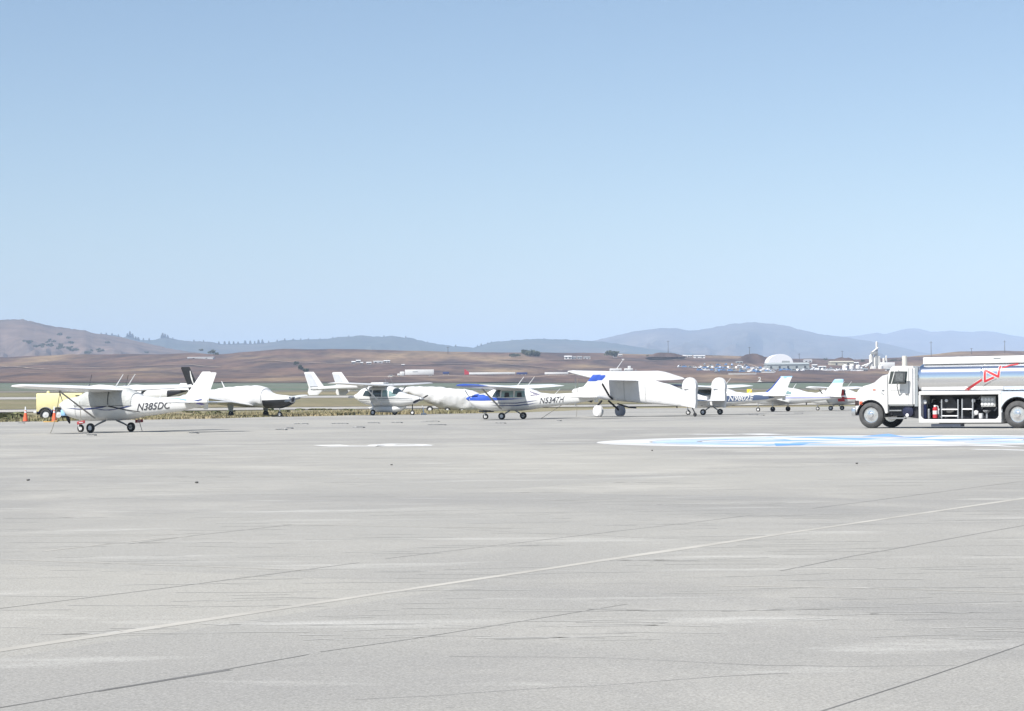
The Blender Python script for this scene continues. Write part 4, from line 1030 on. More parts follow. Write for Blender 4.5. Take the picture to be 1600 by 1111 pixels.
# bumper, headlight
bu = hoodp[0][0]
bm = BM(); box(bm, bu-.02, bu+.16, -1.15, 1.15, .50, .80, .04); obj('bumper', bm, metal, t)
bm = BM(); box(bm, bu+.16, bu+.2, -.6, .6, .56, .72, .01); obj('number_plate_panel', bm, greym, t)
for sd in (1, -1):
    bm = BM(); box(bm, bu-.16, bu+.03, sd*.80 if sd > 0 else -1.09, 1.09 if sd > 0 else -.80, .88, 1.10, .03); h = obj('headlight', bm, mat('headlight_dark', (.05, .03, .03), .2), t)
    bm = BM(); box(bm, bu-.30, bu-.17, (1.05 if sd > 0 else -1.1), (1.1 if sd > 0 else -1.05), .92, 1.06, .01); obj('turn_signal', bm, mat('amber_lens', (.6, .12, .06), .3), h)
bm = BM(); box(bm, bu+.0, bu+.02, -.7, .7, .95, 1.35, .01); obj('grille', bm, darkm, t)
# exhaust stack
u_, z_ = T(1413.5, 571.5, .2); bm = BM(); lathe(bm, [(2.3, .10), (T(1413.5, 556.5, .2)[1], .10), (T(1413.5, 556, .2)[1], .08)], (u_-.0, .2, 0), 'Z', 18)
obj('exhaust_stack', bm, mat('stack_beige', (.55, .53, .48), .5, var=.1), t)
# gap panel behind cab
gp = TT(1.0, (1429, 573.5), (1434, 573.5), (1434, 635), (1429, 635)); bm = BM(); prism(bm, gp, -1.0, 1.0); obj('cab_rear_bulkhead', bm, metal, t)
# chassis
ur = -9.6
bm = BM(); box(bm, ur+1.0, bu-.2, .34, .46, .62, .92); box(bm, ur+1.0, bu-.2, -.46, -.34, .62, .92); box(bm, -1.2, .6, -.35, .35, .5, .8, .02)
cp = TT(.95, (1387, 635.5), (1436, 635.5), (1436, 654), (1387, 648)); prism(bm, cp, .30, .90)
ch = obj('chassis', bm, darkm, t)
bm = BM()
for yy in (641.5, 653.5):
    a_ = T(1389, yy, 1.1); b_ = T(1408 if yy < 650 else 1413, yy, 1.1); box(bm, b_[0], a_[0], .85, 1.08, a_[1]-.03, a_[1]+.02, .008)
obj('cab_step', bm, greym, t)
u_, z_ = T(1418.5, 643, 1.0); bm = BM(); lathe(bm, [(.55, .10), (.6, .21), (1.0, .22), (1.04, .10)], (u_, 0, z_), 'Y', 22); ft = obj('air_tank', bm, mat('dark_navy_tank', (.02, .022, .05), .35), t)
bm = BM(); lathe(bm, [(1.03, .02), (1.07, .07), (1.08, .03)], (u_, 0, z_-.14), 'Y', 12); obj('tank_cap', bm, hubw, ft)
# wheels
def truck_wheel(u, y, side, dual=False):
    wo = wheel(t, (u, y, .52), .52, .28, hubm, rubberg, hr=.56)
    bm = BM(); lathe(bm, [(side*.06, .27), (side*.02, .22), (side*.04, .12), (side*.16, .10), (side*.17, .03)], (0, 0, 0), 'Y', 20)
    for q in range(8):
        a = q*math.pi/4; lathe(bm, [(side*.02, .024), (side*.075, .02)], (.165*math.cos(a), 0, .165*math.sin(a)), 'Y', 8)
    obj('hub', bm, hubm, wo)
    bm = BM()
    for q in range(8):
        a = q*math.pi/4+.39; lathe(bm, [(side*.020, .032), (side*.062, .030)], (.225*math.cos(a), 0, .225*math.sin(a)), 'Y', 10)
    obj('hand_hole', bm, darkm, wo)
    return wo
truck_wheel(0, .95, 1); truck_wheel(0, -.95, -1)
UR = U(1590.0, 1.1)
for yy, sd in ((1.0, 1), (.68, 1), (-1.0, -1), (-.68, -1)): truck_wheel(UR, yy, sd)
bm = BM(); tube(bm, [(0, -.9, .5), (0, .9, .5)], .08, 10); tube(bm, [(UR, -.9, .5), (UR, .9, .5)], .11, 10); obj('axle', bm, darkm, t)
# tank: long elliptical polished barrel
tf = U(1434.5, 1.0); tz1 = T(1436, 567, .6)[1]; tz0 = T(1436, 613, 1.1)[1]-.10
zc, hz, hw = (tz1+tz0)/2, (tz1-tz0)/2, 1.13
bm = BM(); R = []
N = 48
for u, g_ in ((tf, .90), (tf-.05, .97), (tf-.15, 1.0), (tf-.2, 1.0), (tf-1.3, 1.0), (tf-1.32, 1.0), (tf-2.57, 1.0), (tf-2.6, 1.0), (tf-2.61, 1.006), (tf-2.67, 1.006), (tf-2.68, 1.0), (tf-2.72, 1.0), (tf-4.4, 1.0), (tf-5.0, 1.0), (tf-5.01, 1.006), (tf-5.07, 1.006), (tf-5.08, 1.0), (tf-5.12, 1.0), (ur+.3, 1.0), (ur+.2, 1.0), (ur+.05, .95), (ur, .85)):
    R.append([(u, hw*g_*math.copysign(abs(math.cos(a*2*math.pi/N))**(2/2.9), math.cos(a*2*math.pi/N)), zc+hz*g_*math.copysign(abs(math.sin(a*2*math.pi/N))**(2/2.9), math.sin(a*2*math.pi/N))) for a in range(N)])
loft(bm, R)
tankm = mat('polished_tank_aluminium', (.82, .83, .86), .17, 1.0, bump=.04, bscale=1.2)
tank = obj('tank', bm, tankm, t)
def tank_y(z, grow=.006):
    q = min(.999, abs(z-zc)/hz); return hw*(1-q**2.9)**(1/2.9)+grow
# rail box along the top
ra = T(1443.5, 558.5, .75); rb = T(1443, 569.5, .75)
bm = BM(); box(bm, ur+.3, ra[0], .50, .86, rb[1], ra[1], .03); box(bm, ur+.3, ra[0], -.86, -.50, rb[1], ra[1], .03); box(bm, ra[0]-.06, ra[0]-.02, -.5, .5, rb[1], ra[1]-.02)
obj('top_rail', bm, truckwhite, t)
bm = BM(); u_, z_ = T(1558, 560, .86); box(bm, u_-.14, u_+.14, .861, .868, z_-.02, z_+.02); obj('rail_mark', bm, greym, t)
# lower body: frame with an open bay, then panel with wheel arch
za = T(1437, 611.6)[1]; zb = T(1437, 617.4)[1]; zcb = T(1437, 655.2)[1]; zd = T(1437, 660.8)[1]
uL = U(1435.5); uLi = U(1438.6); uRi = U(1560.5); uRr = U(1564.5)
Y0, Y1 = .20, 1.16
bm = BM()
box(bm, uRr, uL, -1.16, Y1, zb, za, .03)                       # top band
box(bm, uRr, uL, Y0, Y1-.002, zd, zcb, .02)                    # sill
box(bm, uLi, uL-.002, Y0, Y1-.004, zcb-.002, zb+.002)          # front post
box(bm, uRr+.002, uRi, Y0, Y1-.004, zcb-.002, zb+.002)
for (cu, cz, sx, sz) in ((uLi, zcb, -1, 1), (uRi, zcb, 1, 1)):   # rounded lower corners
    prism(bm, [(cu, cz), (cu+sx*.14, cz), (cu+sx*.05, cz+sz*.05), (cu, cz+sz*.14)], Y1-.10, Y1-.006)
box(bm, uRr, uL, -1.16, -.25, zd, zb-.004)
bay = obj('equipment_cabinet', bm, truckwhite, t)
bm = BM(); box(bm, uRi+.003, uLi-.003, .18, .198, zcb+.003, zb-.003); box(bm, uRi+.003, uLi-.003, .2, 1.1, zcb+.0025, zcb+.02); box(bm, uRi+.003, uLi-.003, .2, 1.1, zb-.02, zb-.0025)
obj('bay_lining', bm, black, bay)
# contents of the bay
def bx(px0, py0, px1, py1, y0, y1, bev=.006, bm=None, off=1.0):
    a_ = T(px0, py0, off); b_ = T(px1, py1, off); bm = bm or BM(); box(bm, b_[0], a_[0], y0, y1, b_[1], a_[1], bev); return bm
silver = mat('galvanised_frame', (.55, .56, .57), .35, .6, var=.2, vscale=8)
def frame(x0, y0, x1, y1, bars, yy=.98):
    bm = BM()
    def tp(px, py): u, z = T(px, py, yy); return (u, yy, z)
    tube(bm, [tp(x0, y0), tp(x0, y1)], .032, 8); tube(bm, [tp(x1, y0), tp(x1, y1)], .032, 8)
    for b_ in bars: tube(bm, [tp(x0, b_), tp(x1, b_)], .028, 8)
    return obj('hose_reel_frame', bm, silver, bay)
frame(1471.5, 624, 1497, 654, (640, 650)); frame(1503.5, 623, 1520, 654, (639.5,))
def reel(px, py, r, m):
    u, z = T(px, py, .7); bm = BM(); lathe(bm, [(.35, r*.3), (.36, r), (.39, r), (.40, r*.75), (.72, r*.75), (.73, r), (.76, r), (.77, r*.3)], (u, 0, z), 'Y', 22); return obj('hose_reel', bm, m, bay)
reel(1484, 633, .30, rubberg); reel(1512, 632, .24, rubberg)
bm = bx(1531, 619.5, 1553.5, 635.5, .80, .88); gp_ = obj('gauge_panel', bm, mat('panel_beige', (.48, .48, .46), .5, var=.2), bay)
bm = BM()
for i in range(4):
    for j in range(2):
        u, z = T(1535+i*5.2, 624+j*7.5, .88); lathe(bm, [(.88, .055), (.90, .055), (.905, .03)], (u, 0, z), 'Y', 12)
obj('gauge', bm, hubw, gp_)
u, z = T(1461.5, 655, .98)
bm = BM(); lathe(bm, [(zcb+.02, .07), (zcb+.05, .095), (zcb+.42, .095), (zcb+.47, .05)], (u, .98, 0), 'Z', 18); ex = obj('fire_extinguisher', bm, red, bay)
bm = BM(); lathe(bm, [(zcb+.19, .0965), (zcb+.33, .0965)], (u, .98, 0), 'Z', 18); obj('label_band', bm, hubw, ex)
bm = BM(); box(bm, u-.03, u+.05, .95, 1.01, zcb+.47, zcb+.54, .01); tube(bm, [(u, .98, zcb+.52), (u-.12, .99, zcb+.50), (u-.14, .99, zcb+.2)], .015, 6); obj('valve', bm, hubw, ex)
for px_, wd, m_, z1_ in ((1445, .07, navy, 632), (1451.5, .05, silver, 640), (1467, .035, silver, 640), (1525, .05, darkm, 640)):
    u, z = T(px_, z1_, .8); bm = BM(); lathe(bm, [(zcb+.02, wd), (z, wd), (z+.03, wd*.5)], (u, .8, 0), 'Z', 14); obj('filter_vessel', bm, m_, bay)
bm = BM(); u, z = T(1445, 628, .9); lathe(bm, [(.85, .03), (.87, .085), (.93, .09), (.95, .04)], (u, 0, z), 'Y', 14); u, z = T(1479, 626, .9); lathe(bm, [(.85, .03), (.87, .06), (.93, .06), (.95, .03)], (u, 0, z), 'Y', 14)
u, z = T(1525, 645, .9); lathe(bm, [(.8, .03), (.82, .09), (.93, .09), (.95, .04)], (u, 0, z), 'Y', 14); u, z = T(1521, 626, .9); lathe(bm, [(.85, .03), (.87, .07), (.93, .07), (.95, .03)], (u, 0, z), 'Y', 14)
obj('valve_wheel', bm, hubw, bay)
u, z = T(1533, 655, .95); bm = BM(); lathe(bm, [(zcb+.02, .075), (zcb+.22, .09)], (u, .95, 0), 'Z', 16); obj('pail', bm, hubw, bay)
u, z = T(1542, 643, .9); bm = BM(); lathe(bm, [(z-.06, .05), (z+.02, .14), (z+.05, .16)], (u, .9, 0), 'Z', 16); tube(bm, [(u, .9, zcb+.02), (u, .9, z-.05)], .04, 8); obj('meter', bm, silver, bay)
bm = BM()
rs = random.Random(5)
for q in range(16):
    px_ = rs.uniform(1442, 1557); py_ = rs.uniform(622, 652); u, z = T(px_, py_, .6); u2, z2 = T(min(1557, px_+rs.uniform(-10, 12)), min(653, py_+rs.uniform(-8, 14)), .6)
    obj('pipe', tube(BM(), [(u, .45, z), ((u+u2)/2, .6, z), (u2, .55, z2)], .026, 6), silver if q % 2 else greym, bay)
# side panel and rear arch
ac = (UR, .52); ar2 = .66
bm = BM(); pp = [(uRr-.004, za-.03), (ur+.1, za-.03), (ur+.1, .62), (UR-ar2, .62)]
for q in range(15):
    a = math.radians(172-164*q/14); pp.append((min(uRr-.03, ac[0]+ar2*math.cos(a)), ac[1]+ar2*math.sin(a)))
pp = [p for i, p in enumerate(pp) if i == 0 or (p[0]-pp[i-1][0])**2+(p[1]-pp[i-1][1])**2 > 1e-6]+[(uRr-.004, .60)]
prism(bm, pp, 1.10, 1.15); prism(bm, pp, -1.15, -1.10); box(bm, ur+.12, uRr-.006, -1.1, 1.1, za-.10, za-.035)
obj('rear_side_panel', bm, mat('pale_bluish_paint', (.66, .72, .78), .2, .3, var=.05), t)
bm = BM(); R = []
for q in range(15):
    a = math.radians(172-164*q/14); R.append([(ac[0]+rr*math.cos(a), yy, ac[1]+rr*math.sin(a)) for rr, yy in ((ar2+.01, 1.155), (ar2-.03, 1.155), (ar2-.03, .5), (ar2+.01, .5))])
box(bm, UR-ar2, UR+ar2, .44, .46, .62, .52+ar2-.03); obj('wheel_arch_liner', loft(bm, R), black, t)
bm = BM(); a_ = T(1455, 664, 1.0); b_ = T(1501, 668, 1.0); box(bm, b_[0], a_[0], .6, 1.02, .07, .17, .01)
box(bm, b_[0]+.3, b_[0]+.34, .7, .74, .2, zd); box(bm, a_[0]-.34, a_[0]-.3, .7, .74, .2, zd)
obj('folding_step', bm, mat('step_bluegrey', (.22, .24, .30), .5, .3), t)
bm = BM(); box(bm, UR+.8, uL-.6, -.9, .55, .45, zd-.02, .02); obj('undertray', bm, darkm, t)
bm = BM(); box(bm, ur-.12, ur+.1, -1.15, 1.15, .55, .85, .03); obj('rear_bumper', bm, greym, t)
# red company mark on the tank
def tank_strip(bm, pts, w, grow):
    P2 = [T(x, y, 1.13) for x, y in pts]; out = []
    for a, b in zip(P2, P2[1:]):
        for q in range(8): out.append((a[0]+(b[0]-a[0])*q/8, a[1]+(b[1]-a[1])*q/8))
    out.append(P2[-1]); L_, R_ = [], []
    for i, p in enumerate(out):
        q0, q1 = out[max(0, i-1)], out[min(len(out)-1, i+1)]; d = Vector((q1[0]-q0[0], q1[1]-q0[1])).normalized(); n = Vector((-d.y, d.x))*w/2
        for lst, sg in ((L_, 1), (R_, -1)):
            u, z = p[0]+sg*n.x, p[1]+sg*n.y; z = min(z, zc+hz*.97); lst.append(bm.verts.new((u, tank_y(z, grow), z)))
    for i in range(len(out)-1): bm.faces.new((L_[i], R_[i], R_[i+1], L_[i+1]))
marks = [[(1506, 611), (1534.5, 593.2)], [(1538.8, 577.5), (1538.8, 597)], [(1538, 596.4), (1553, 589.6)], [(1538.3, 578), (1560.5, 589)], [(1560, 589.5), (1561.3, 571.5)], [(1564.5, 575.3), (1575, 570.6), (1587, 568.4)]]
bw_, br_ = BM(), BM()
for i, mk in enumerate(marks):
    if i < 5: tank_strip(bw_, mk, .125, .006)
    tank_strip(br_, mk, .085 if i < 5 else .05, .012)
obj('emblem_outline', bw_, truckwhite, tank); obj('red_emblem', br_, red, tank)
bm = BM(); tank_strip(bm, [(1537, 602.5), (1548, 596.5)], .045, .007); tank_strip(bm, [(1549, 595.6), (1557, 592.2)], .035, .007); obj('emblem_script', bm, mat('script_grey', (.22, .21, .22), .5), tank)
# tank ladder seam bands
bm = BM()
for uu in (tf-2.64,):
    pass
bm.free()

dirtm = mat('dirt_track_surface', (.33, .25, .18), .95, var=.2, vscale=.02)
def track(pts, w):
    out = []
    for a, b in zip(pts, pts[1:]):
        n = max(2, int(abs(b[0]-a[0])/6))
        for k in range(n): out.append(on_hill(a[0]+(b[0]-a[0])*k/n, a[1]+(b[1]-a[1])*k/n))
    bm = BM(); L_ = []; R_ = []
    for p in out: L_.append(bm.verts.new((p.x, p.y-w/2, p.z+.35))); R_.append(bm.verts.new((p.x, p.y+w/2, p.z+.75)))
    for i in range(len(out)-1): bm.faces.new((L_[i], L_[i+1], R_[i+1], R_[i]))
    tag(obj('dirt_track', bm, dirtm), kind='structure')
track([(380, 566), (430, 564), (500, 566.5), (560, 568), (640, 567), (720, 566), (800, 569), (860, 573), (885, 578)], 14)
track([(0, 572), (70, 575), (140, 573), (210, 570), (290, 569), (350, 573)], 12)
track([(780, 560), (880, 562), (940, 561), (1020, 563), (1100, 562)], 14)
track([(1170, 569), (1185, 573), (1200, 577), (1215, 582)], 16)
track([(540, 590), (620, 588), (700, 587), (800, 588), (900, 585), (1000, 586)], 8)
track([(1400, 578), (1440, 572), (1500, 560), (1560, 557), (1640, 558)], 14)
# ------------------------------------------------------------------ far background things
def placed(name, label, cat, px, py, group=None, rz=0.0, at=None):
    p = at if at is not None else on_hill(px, py)
    o = thing(name, label, cat, p-Vector((0, 0, .3)), rz, (1, 1, 1), group); return o, F/p.y
bwhite = mat('weathered_white_siding', (.72, .72, .70), .6, var=.1, vscale=.2)
btan = mat('tan_roof_sheet', (.50, .46, .36), .6, var=.1, vscale=.2)
bgrey = mat('grey_green_shed_sheet', (.36, .39, .38), .6, var=.12, vscale=.2)
bconc = mat('pale_concrete_silo', (.72, .70, .64), .8, var=.15, vscale=.3)
bdark = mat('dark_opening', (.05, .05, .05), .8, var=.1)
# box trailer truck
o, s = placed('semi_trailer', 'long white semi trailer with tractor unit parked on the brown hillside, left of centre', 'truck', 645, 586)
L = 46/s
obj('trailer_box', box(BM(), -12/s, 33/s, -1.4, 1.4, 1.2, 1.2+8.2/s, .05), bwhite, o)
obj('tractor_cab', box(BM(), -20/s, -13/s, -1.3, 1.3, .8, 3.6, .2), bwhite, o); obj('tractor_hood', box(BM(), -24/s, -20/s, -1.1, 1.1, .8, 2.2, .2), bwhite, o)
obj('trailer_lettering', box(BM(), 0, 8/s, -1.42, -1.405, 3.1, 3.6), greym, o)
bm = BM(); box(bm, -20.2/s, -19.4/s, -1.0, 1.0, 2.3, 3.2); obj('windshield', bm, glass, o)
for u in (-22, -16, -14, 26, 29): wheel(o, (u/s, -1.1, .55), .55, .4)
o, s = placed('pickup_truck', 'small white pickup parked just below the semi trailer on the hillside', 'truck', 612, 588)
def car_parts(o, L, H, m, mg=glass):
    bm = BM(); prism(bm, [(-L/2, .3), (L/2, .3), (L/2, H*.5), (L*.42, H*.58), (L*.22, H*.62), (L*.10, H), (-L*.26, H), (-L*.36, H*.62), (-L/2, H*.58)], -.85, .85)
    b = obj('body', bm, m, o, smooth=False)
    bm = BM(); prism(bm, [(L*.18, H*.64), (L*.09, H*.94), (-L*.24, H*.94), (-L*.32, H*.64)], -.87, .87); obj('window', bm, mg, o, smooth=False)
    for u in (-L*.3, L*.3):
        for y in (-.75, .75): wheel(o, (u, y, .32), .32, .22)
car_parts(o, 5.4, 1.7, bwhite)
# hillside shed rows
def shed(px0, px1, py, hpx, m, roof, label, depth=12, at=None, name='farm_building', windows=0):
    o, s = placed(name, label, 'building', (px0+px1)/2, py, at=at); w = (px1-px0)/s/2; h = hpx/s
    bm = BM(); box(bm, -w, w, -depth/2, depth/2, -1, h*.72); wl_ = obj('wall', bm, m, o, smooth=False)
    bm = BM(); prism(bm, [(-depth/2-.5, h*.72), (depth/2+.5, h*.72), (0, h)], -w-.4, w+.4, axis='X'); obj('roof', bm, roof, o, smooth=False)
    n = windows or max(2, int(w*2/9))
    for q in range(n):
        x = -w+(q+.5)*2*w/n; bm = BM(); box(bm, x-.9, x+.9, -depth/2-.06, -depth/2-.004, h*.15, h*.5); obj('window', bm, bdark, o, smooth=False)
    return o
shed(294, 334, 562, 3.2, bwhite, bwhite, 'low white building on the crest above the black tail fin', 14)
for a, b, y, h in ((550, 555, 567, 5), (557, 563, 565, 4.5), (564, 567, 567, 4), (573, 580, 567, 4.5), (584, 598, 565, 3.5), (600, 609, 563.5, 4)):
    shed(a, b, y, h, bwhite, bwhite, {550: 'small white shed, first on the left of the hillside row', 557: 'white shed second from left in the hillside row', 564: 'tiny white shed third from left in the hillside row', 573: 'white shed fourth from left in the hillside row', 584: 'longest white shed of the hillside row left of centre', 600: 'white shed ending the hillside row on the right'}[a], 6)
shed(628, 632, 568, 3, bwhite, bwhite, 'lone tiny white hut right of the hillside shed row', 4)
shed(882, 893, 560, 5.5, bwhite, bwhite, 'white shed at the left end of the yard below the round bush', 8)
for a, b, l in ((893, 900, 'left'), (902, 909, 'middle'), (912, 922, 'right')):
    shed(a, b, 560, 4, bwhite, bgrey, l+' grey roofed shed in the yard between the two crest bushes', 6)
shed(958, 964, 557.5, 4, bwhite, bwhite, 'white cabin beside the low bush on the crest', 6); shed(966, 972, 556.5, 3, bwhite, bwhite, 'smaller white cabin right of the low bush on the crest', 6)
for a, b, y, h, l in ((1024, 1036, 557, 2.6, 'short white greenhouse below the small spoil mound'), (1038, 1046, 557, 2.4, 'smallest white greenhouse below the spoil mound'), (1050, 1072, 559, 4.5, 'long white greenhouse right of the small mound'), (1074, 1081, 558, 3.5, 'narrow white greenhouse between two long ones'), (1084, 1101, 559.5, 4.5, 'white greenhouse at the right end of the crest row')):
    shed(a, b, y, h, bwhite, bwhite, l, 10, name='greenhouse')
shed(1196, 1262, 579, 11, bgrey, bgrey, 'long grey green hangar shed in front of the white dome', 22, windows=5)
shed(1296, 1332, 573, 7.5, btan, btan, 'long tan roofed shed right of the grey hangar shed', 18)
shed(1256, 1268, 565, 4, bwhite, bwhite, 'small white building behind the grey hangar shed', 10)
for a, b, y, h, l in ((1269, 1276, 574, 4.5, 'small white shed just right of the grey hangar shed'), (1279, 1290, 575.5, 4, 'white low shed between the grey hangar shed and the tan roof'), (1333, 1341, 571, 4.5, 'white shed touching the right end of the tan roofed shed'), (1348, 1355, 580, 4, 'white hut below the batch plant conveyor'),
                     (1384, 1393, 579, 4, 'white shed at the right foot of the batch plant office'), (1398, 1412, 576, 3.5, 'long white shed on the slope directly above the truck cab'), (1150, 1160, 567, 3, 'white shed at the left foot of the big spoil mound')):
    shed(a, b, y, h, bwhite, bwhite if a % 2 else bgrey, l, 7)
# white fabric dome
o, s = placed('fabric_dome', 'white arched fabric dome shelter behind the grey hangar shed', 'building', 1217, 570)
bm = BM(); w = 20/s; hh = 16/s; R = []
for y, g_ in ((-14, .98), (-13.5, 1.0), (0, 1.0), (14, 1.0)):
    R.append([(w*g_*math.cos(math.radians(180*q/20)), y, hh*g_*math.sin(math.radians(180*q/20))**.85) for q in range(21)])
loft(bm, R, closed=False); bm.faces.new([v for v in bm.verts[:21]]); obj('fabric_shell', bm, mat('dome_fabric', (.75, .76, .78), .7, var=.05), o)
bm = BM(); box(bm, w*.1, w*.7, -14.2, -14.02, 0, hh*.35); obj('doorway', bm, bgrey, o)
# batch plant
o, s = placed('batch_plant', 'tall pale concrete batch plant with silos and tower rising left of the truck cab', 'plant', 1366, 577)
def cyl(bm, x, y, r, z0, z1, seg=16, rt=None): return lathe(bm, [(z0, r), (z1, r), (z1+r*.5, (rt or r*.3))], (x, y, 0), 'Z', seg)
for (x, r, z1) in ((-4.5, 3.4, 21), (1.5, 2.6, 18), (7, 3.0, 19)):
    x, r, z1 = x/s, r/s, z1/s; obj('silo', cyl(BM(), x, 0, r, -.5, z1), bconc, o)
bm = BM(); box(bm, 1/s, 5.5/s, -2, 2, 0, 30/s, .1); box(bm, -5/s, 4/s, -2.5, 2.5, 22/s, 27/s, .1); tw_ = obj('tower', bm, mat('plant_steel', (.45, .45, .42), .6, .3, var=.3, vscale=.5), o)
bm = BM(); cyl(bm, 4.2/s, 0, 1.6/s, 30/s, 42/s, 12, .4); obj('hopper', bm, bconc, tw_)
for a_, b_ in (((-14, 3), (-4, 12)), ((-3, 26), (6, 33)), ((-20, 4), (-8, 8))):
    obj('conveyor', tube(BM(), [(a_[0]/s, -2, a_[1]/s), (b_[0]/s, -2, b_[1]/s)], .9, 6), bwhite, o)
bm = BM(); box(bm, 9/s, 31/s, -4, 4, 0, 10/s, .1); obj('office', bm, bwhite, o)
bm = BM(); box(bm, 13/s, 15.5/s, -3, 0, 10/s, 17/s, .1); cyl(bm, 19/s, 0, 1.3/s, 10/s, 20/s, 12); obj('stack', bm, bconc, o)
bm = BM(); box(bm, -5/s, 1/s, -6, -4, -1.0, 4/s, .1); obj('loading_shed', bm, bwhite, o)
# heaps / equipment left of plant
for a, b, y, h, l in ((1316, 1325, 577, 5, 'left white tank of the yard between tan shed and batch plant'), (1327, 1335, 577, 6, 'middle white tank of the yard between tan shed and batch plant'), (1337, 1345, 576, 4.5, 'right white tank of the yard between tan shed and batch plant'), (1372, 1380, 577, 5, 'white tank at the right foot of the batch plant')):
    o, s = placed('storage_tank', l, 'tank', (a+b)/2, y); r = (b-a)/2/s; obj('shell', cyl(BM(), 0, 0, r, -1, h/s, 18), bwhite, o)
    obj('hatch', cyl(BM(), 0, 0, r*.25, h/s+r*.3, h/s+r*.62, 10), greym, o)
# poles
def pole(px, pyb, pyt, label, Y=2350, arms=True):
    b = P(px, pyb, Y); tp = P(px, pyt, Y); h = tp.z-b.z
    o = thing('utility_pole', label, 'pole', b, 0, (1, 1, 1), 'utility poles along the crest')
    obj('post', tube(BM(), [(0, 0, -1), (0, 0, h)], .35, 6, .22), mat('pole_wood', (.10, .08, .07), .9, var=.2), o)
    if arms: obj('crossarm', box(BM(), -1.6, 1.6, -.12, .12, h*.88, h*.88+.3), mat('pole_wood', (.10, .08, .07)), o)
for q, (x, b, tt, l) in enumerate(((1044, 550, 532, 'utility pole on the small spoil mound'), (1171, 553, 542, 'utility pole on the big spoil mound left of the dome'), (1249, 566, 552, 'utility pole right of the dome'), (1316, 558, 548, 'utility pole on the right spoil mound'),
      (1455, 556, 533, 'utility pole above the front of the truck tank'), (1518, 552, 544, 'short utility pole above the middle of the truck tank'), (1570, 551, 532, 'utility pole above the rear of the truck tank'), (700, 551, 542, 'lone utility pole on the left part of the crest'))):
    pole(x, b, tt, l)
# long thin white irrigation pipes with red end
def longthing(px0, px1, py, label, m, name='pipe_trailer', red_end=False, h=1.5):
    o, s = placed(name, label, 'trailer', (px0+px1)/2, py); w = (px1-px0)/s/2
    b = obj('load', box(BM(), -w, w, -.6, .6, .8, .8+h, .1), m, o)
    n = 3
    for q in range(n): wheel(o, (-w*.7+q*w*.7, -.7, .5), .5, .3)
    if red_end: obj('red_hitch', prism(BM(), [(-w-3.5, .6), (-w, .9), (-w, 2.6), (-w-3.5, 5.2)], -.4, .4), red, o)
    return o
longthing(733, 805, 584, 'very long thin white trailer with dark red tail end on the hillside', bwhite, red_end=True)
longthing(851, 888, 584, 'long thin white trailer left of the tall covered wing', bwhite)
longthing(692, 702, 583, 'short blue trailer left of the long white one', navy)
longthing(807, 824, 583, 'short navy trailer at the right end of the long white one', navy)
# boom lift / crane above covered wing
o, s = placed('boom_lift', 'white boom lift with its arm raised above the tall covered wing', 'machine', 962, 579)
obj('chassis', box(BM(), -5, 5, -1.5, 1.5, .6, 2.6, .2), bwhite, o); obj('boom', tube(BM(), [(1, 0, 2.4), (6, 0, 9.5)], .35, 6, .2), bwhite, o)
for u in (-3, 3): wheel(o, (u, -1.4, .6), .6, .4)
obj('basket', box(BM(), 5.4, 7.0, -.6, .6, 9.3, 10.4, .05), bwhite, o)
o, s = placed('front_loader', 'white wheel loader right of the boom lift above the tall covered wing', 'machine', 983, 580)
obj('body', box(BM(), -4, 3, -1.4, 1.4, .9, 2.8, .2), bwhite, o); obj('operator_cab', box(BM(), -1, 1.4, -1, 1, 2.8, 4.8, .2), bwhite, o); obj('bucket', prism(BM(), [(4, .3), (6, .3), (5.6, 2.2), (5, .9)], -1.5, 1.5), greym, o)
for u in (-2.6, 2.2): wheel(o, (u, -1.4, .9), .9, .5)
# parked cars at the far yard
carw = mat('far_car_white', (.75, .76, .78), .4, var=.05); carb = mat('far_car_blue', (.12, .22, .42), .35, var=.1); carg = mat('far_car_grey', (.25, .27, .29), .35, var=.1)
protos = {}
rs = random.Random(21)
spots = []
for row_y, x0, x1, st in ((574, 1062, 1195, 8.2), (577.5, 1095, 1198, 6.2), (580.5, 1092, 1200, 6.6), (584, 1118, 1210, 6.0), (570.5, 1100, 1175, 11)):
    x = x0
    while x < x1:
        if rs.random() < .85: spots.append((x+rs.uniform(-1, 1), row_y+rs.uniform(-.6, .6)))
        x += st
for x in range(1258, 1352, 4): spots.append((x+rs.uniform(-1, 1), 578+rs.uniform(-1.5, 3.5)))
for x in range(1205, 1256, 7): spots.append((x, 581.5+rs.uniform(-1, 1)))
lab = {'w': 'white car or van among the dense rows parked in the far yard on the right', 'b': 'blue car or van among the dense rows parked in the far yard on the right', 'g': 'grey car or van among the dense rows parked in the far yard on the right'}
def copy_tree(o, parent=None):
    c = o.copy(); COL.objects.link(c); c.parent = parent
    for chd in [q for q in o.children]: copy_tree(chd, c)
    return c
allsp = []
for i, (x, y) in enumerate(spots):
    kx = rs.choice('wwbbg' if x < 1250 else 'wwg')
    p = on_hill(x, y)-Vector((0, 0, .2)); rz = rs.uniform(-.5, .5)+(0 if rs.random() < .5 else math.pi/2)
    if kx not in protos:
        o = thing('parked_car', lab[kx], 'car', p, rz, (.95, .95, 1.05), {'w': 'white cars in the far yard', 'b': 'blue cars in the far yard', 'g': 'grey cars in the far yard'}[kx])
        car_parts(o, 4.8, 1.9, {'w': carw, 'b': carb, 'g': carg}[kx]); protos[kx] = o
    else:
        o = copy_tree(protos[kx]); o.location = p; o.rotation_euler.z = rz
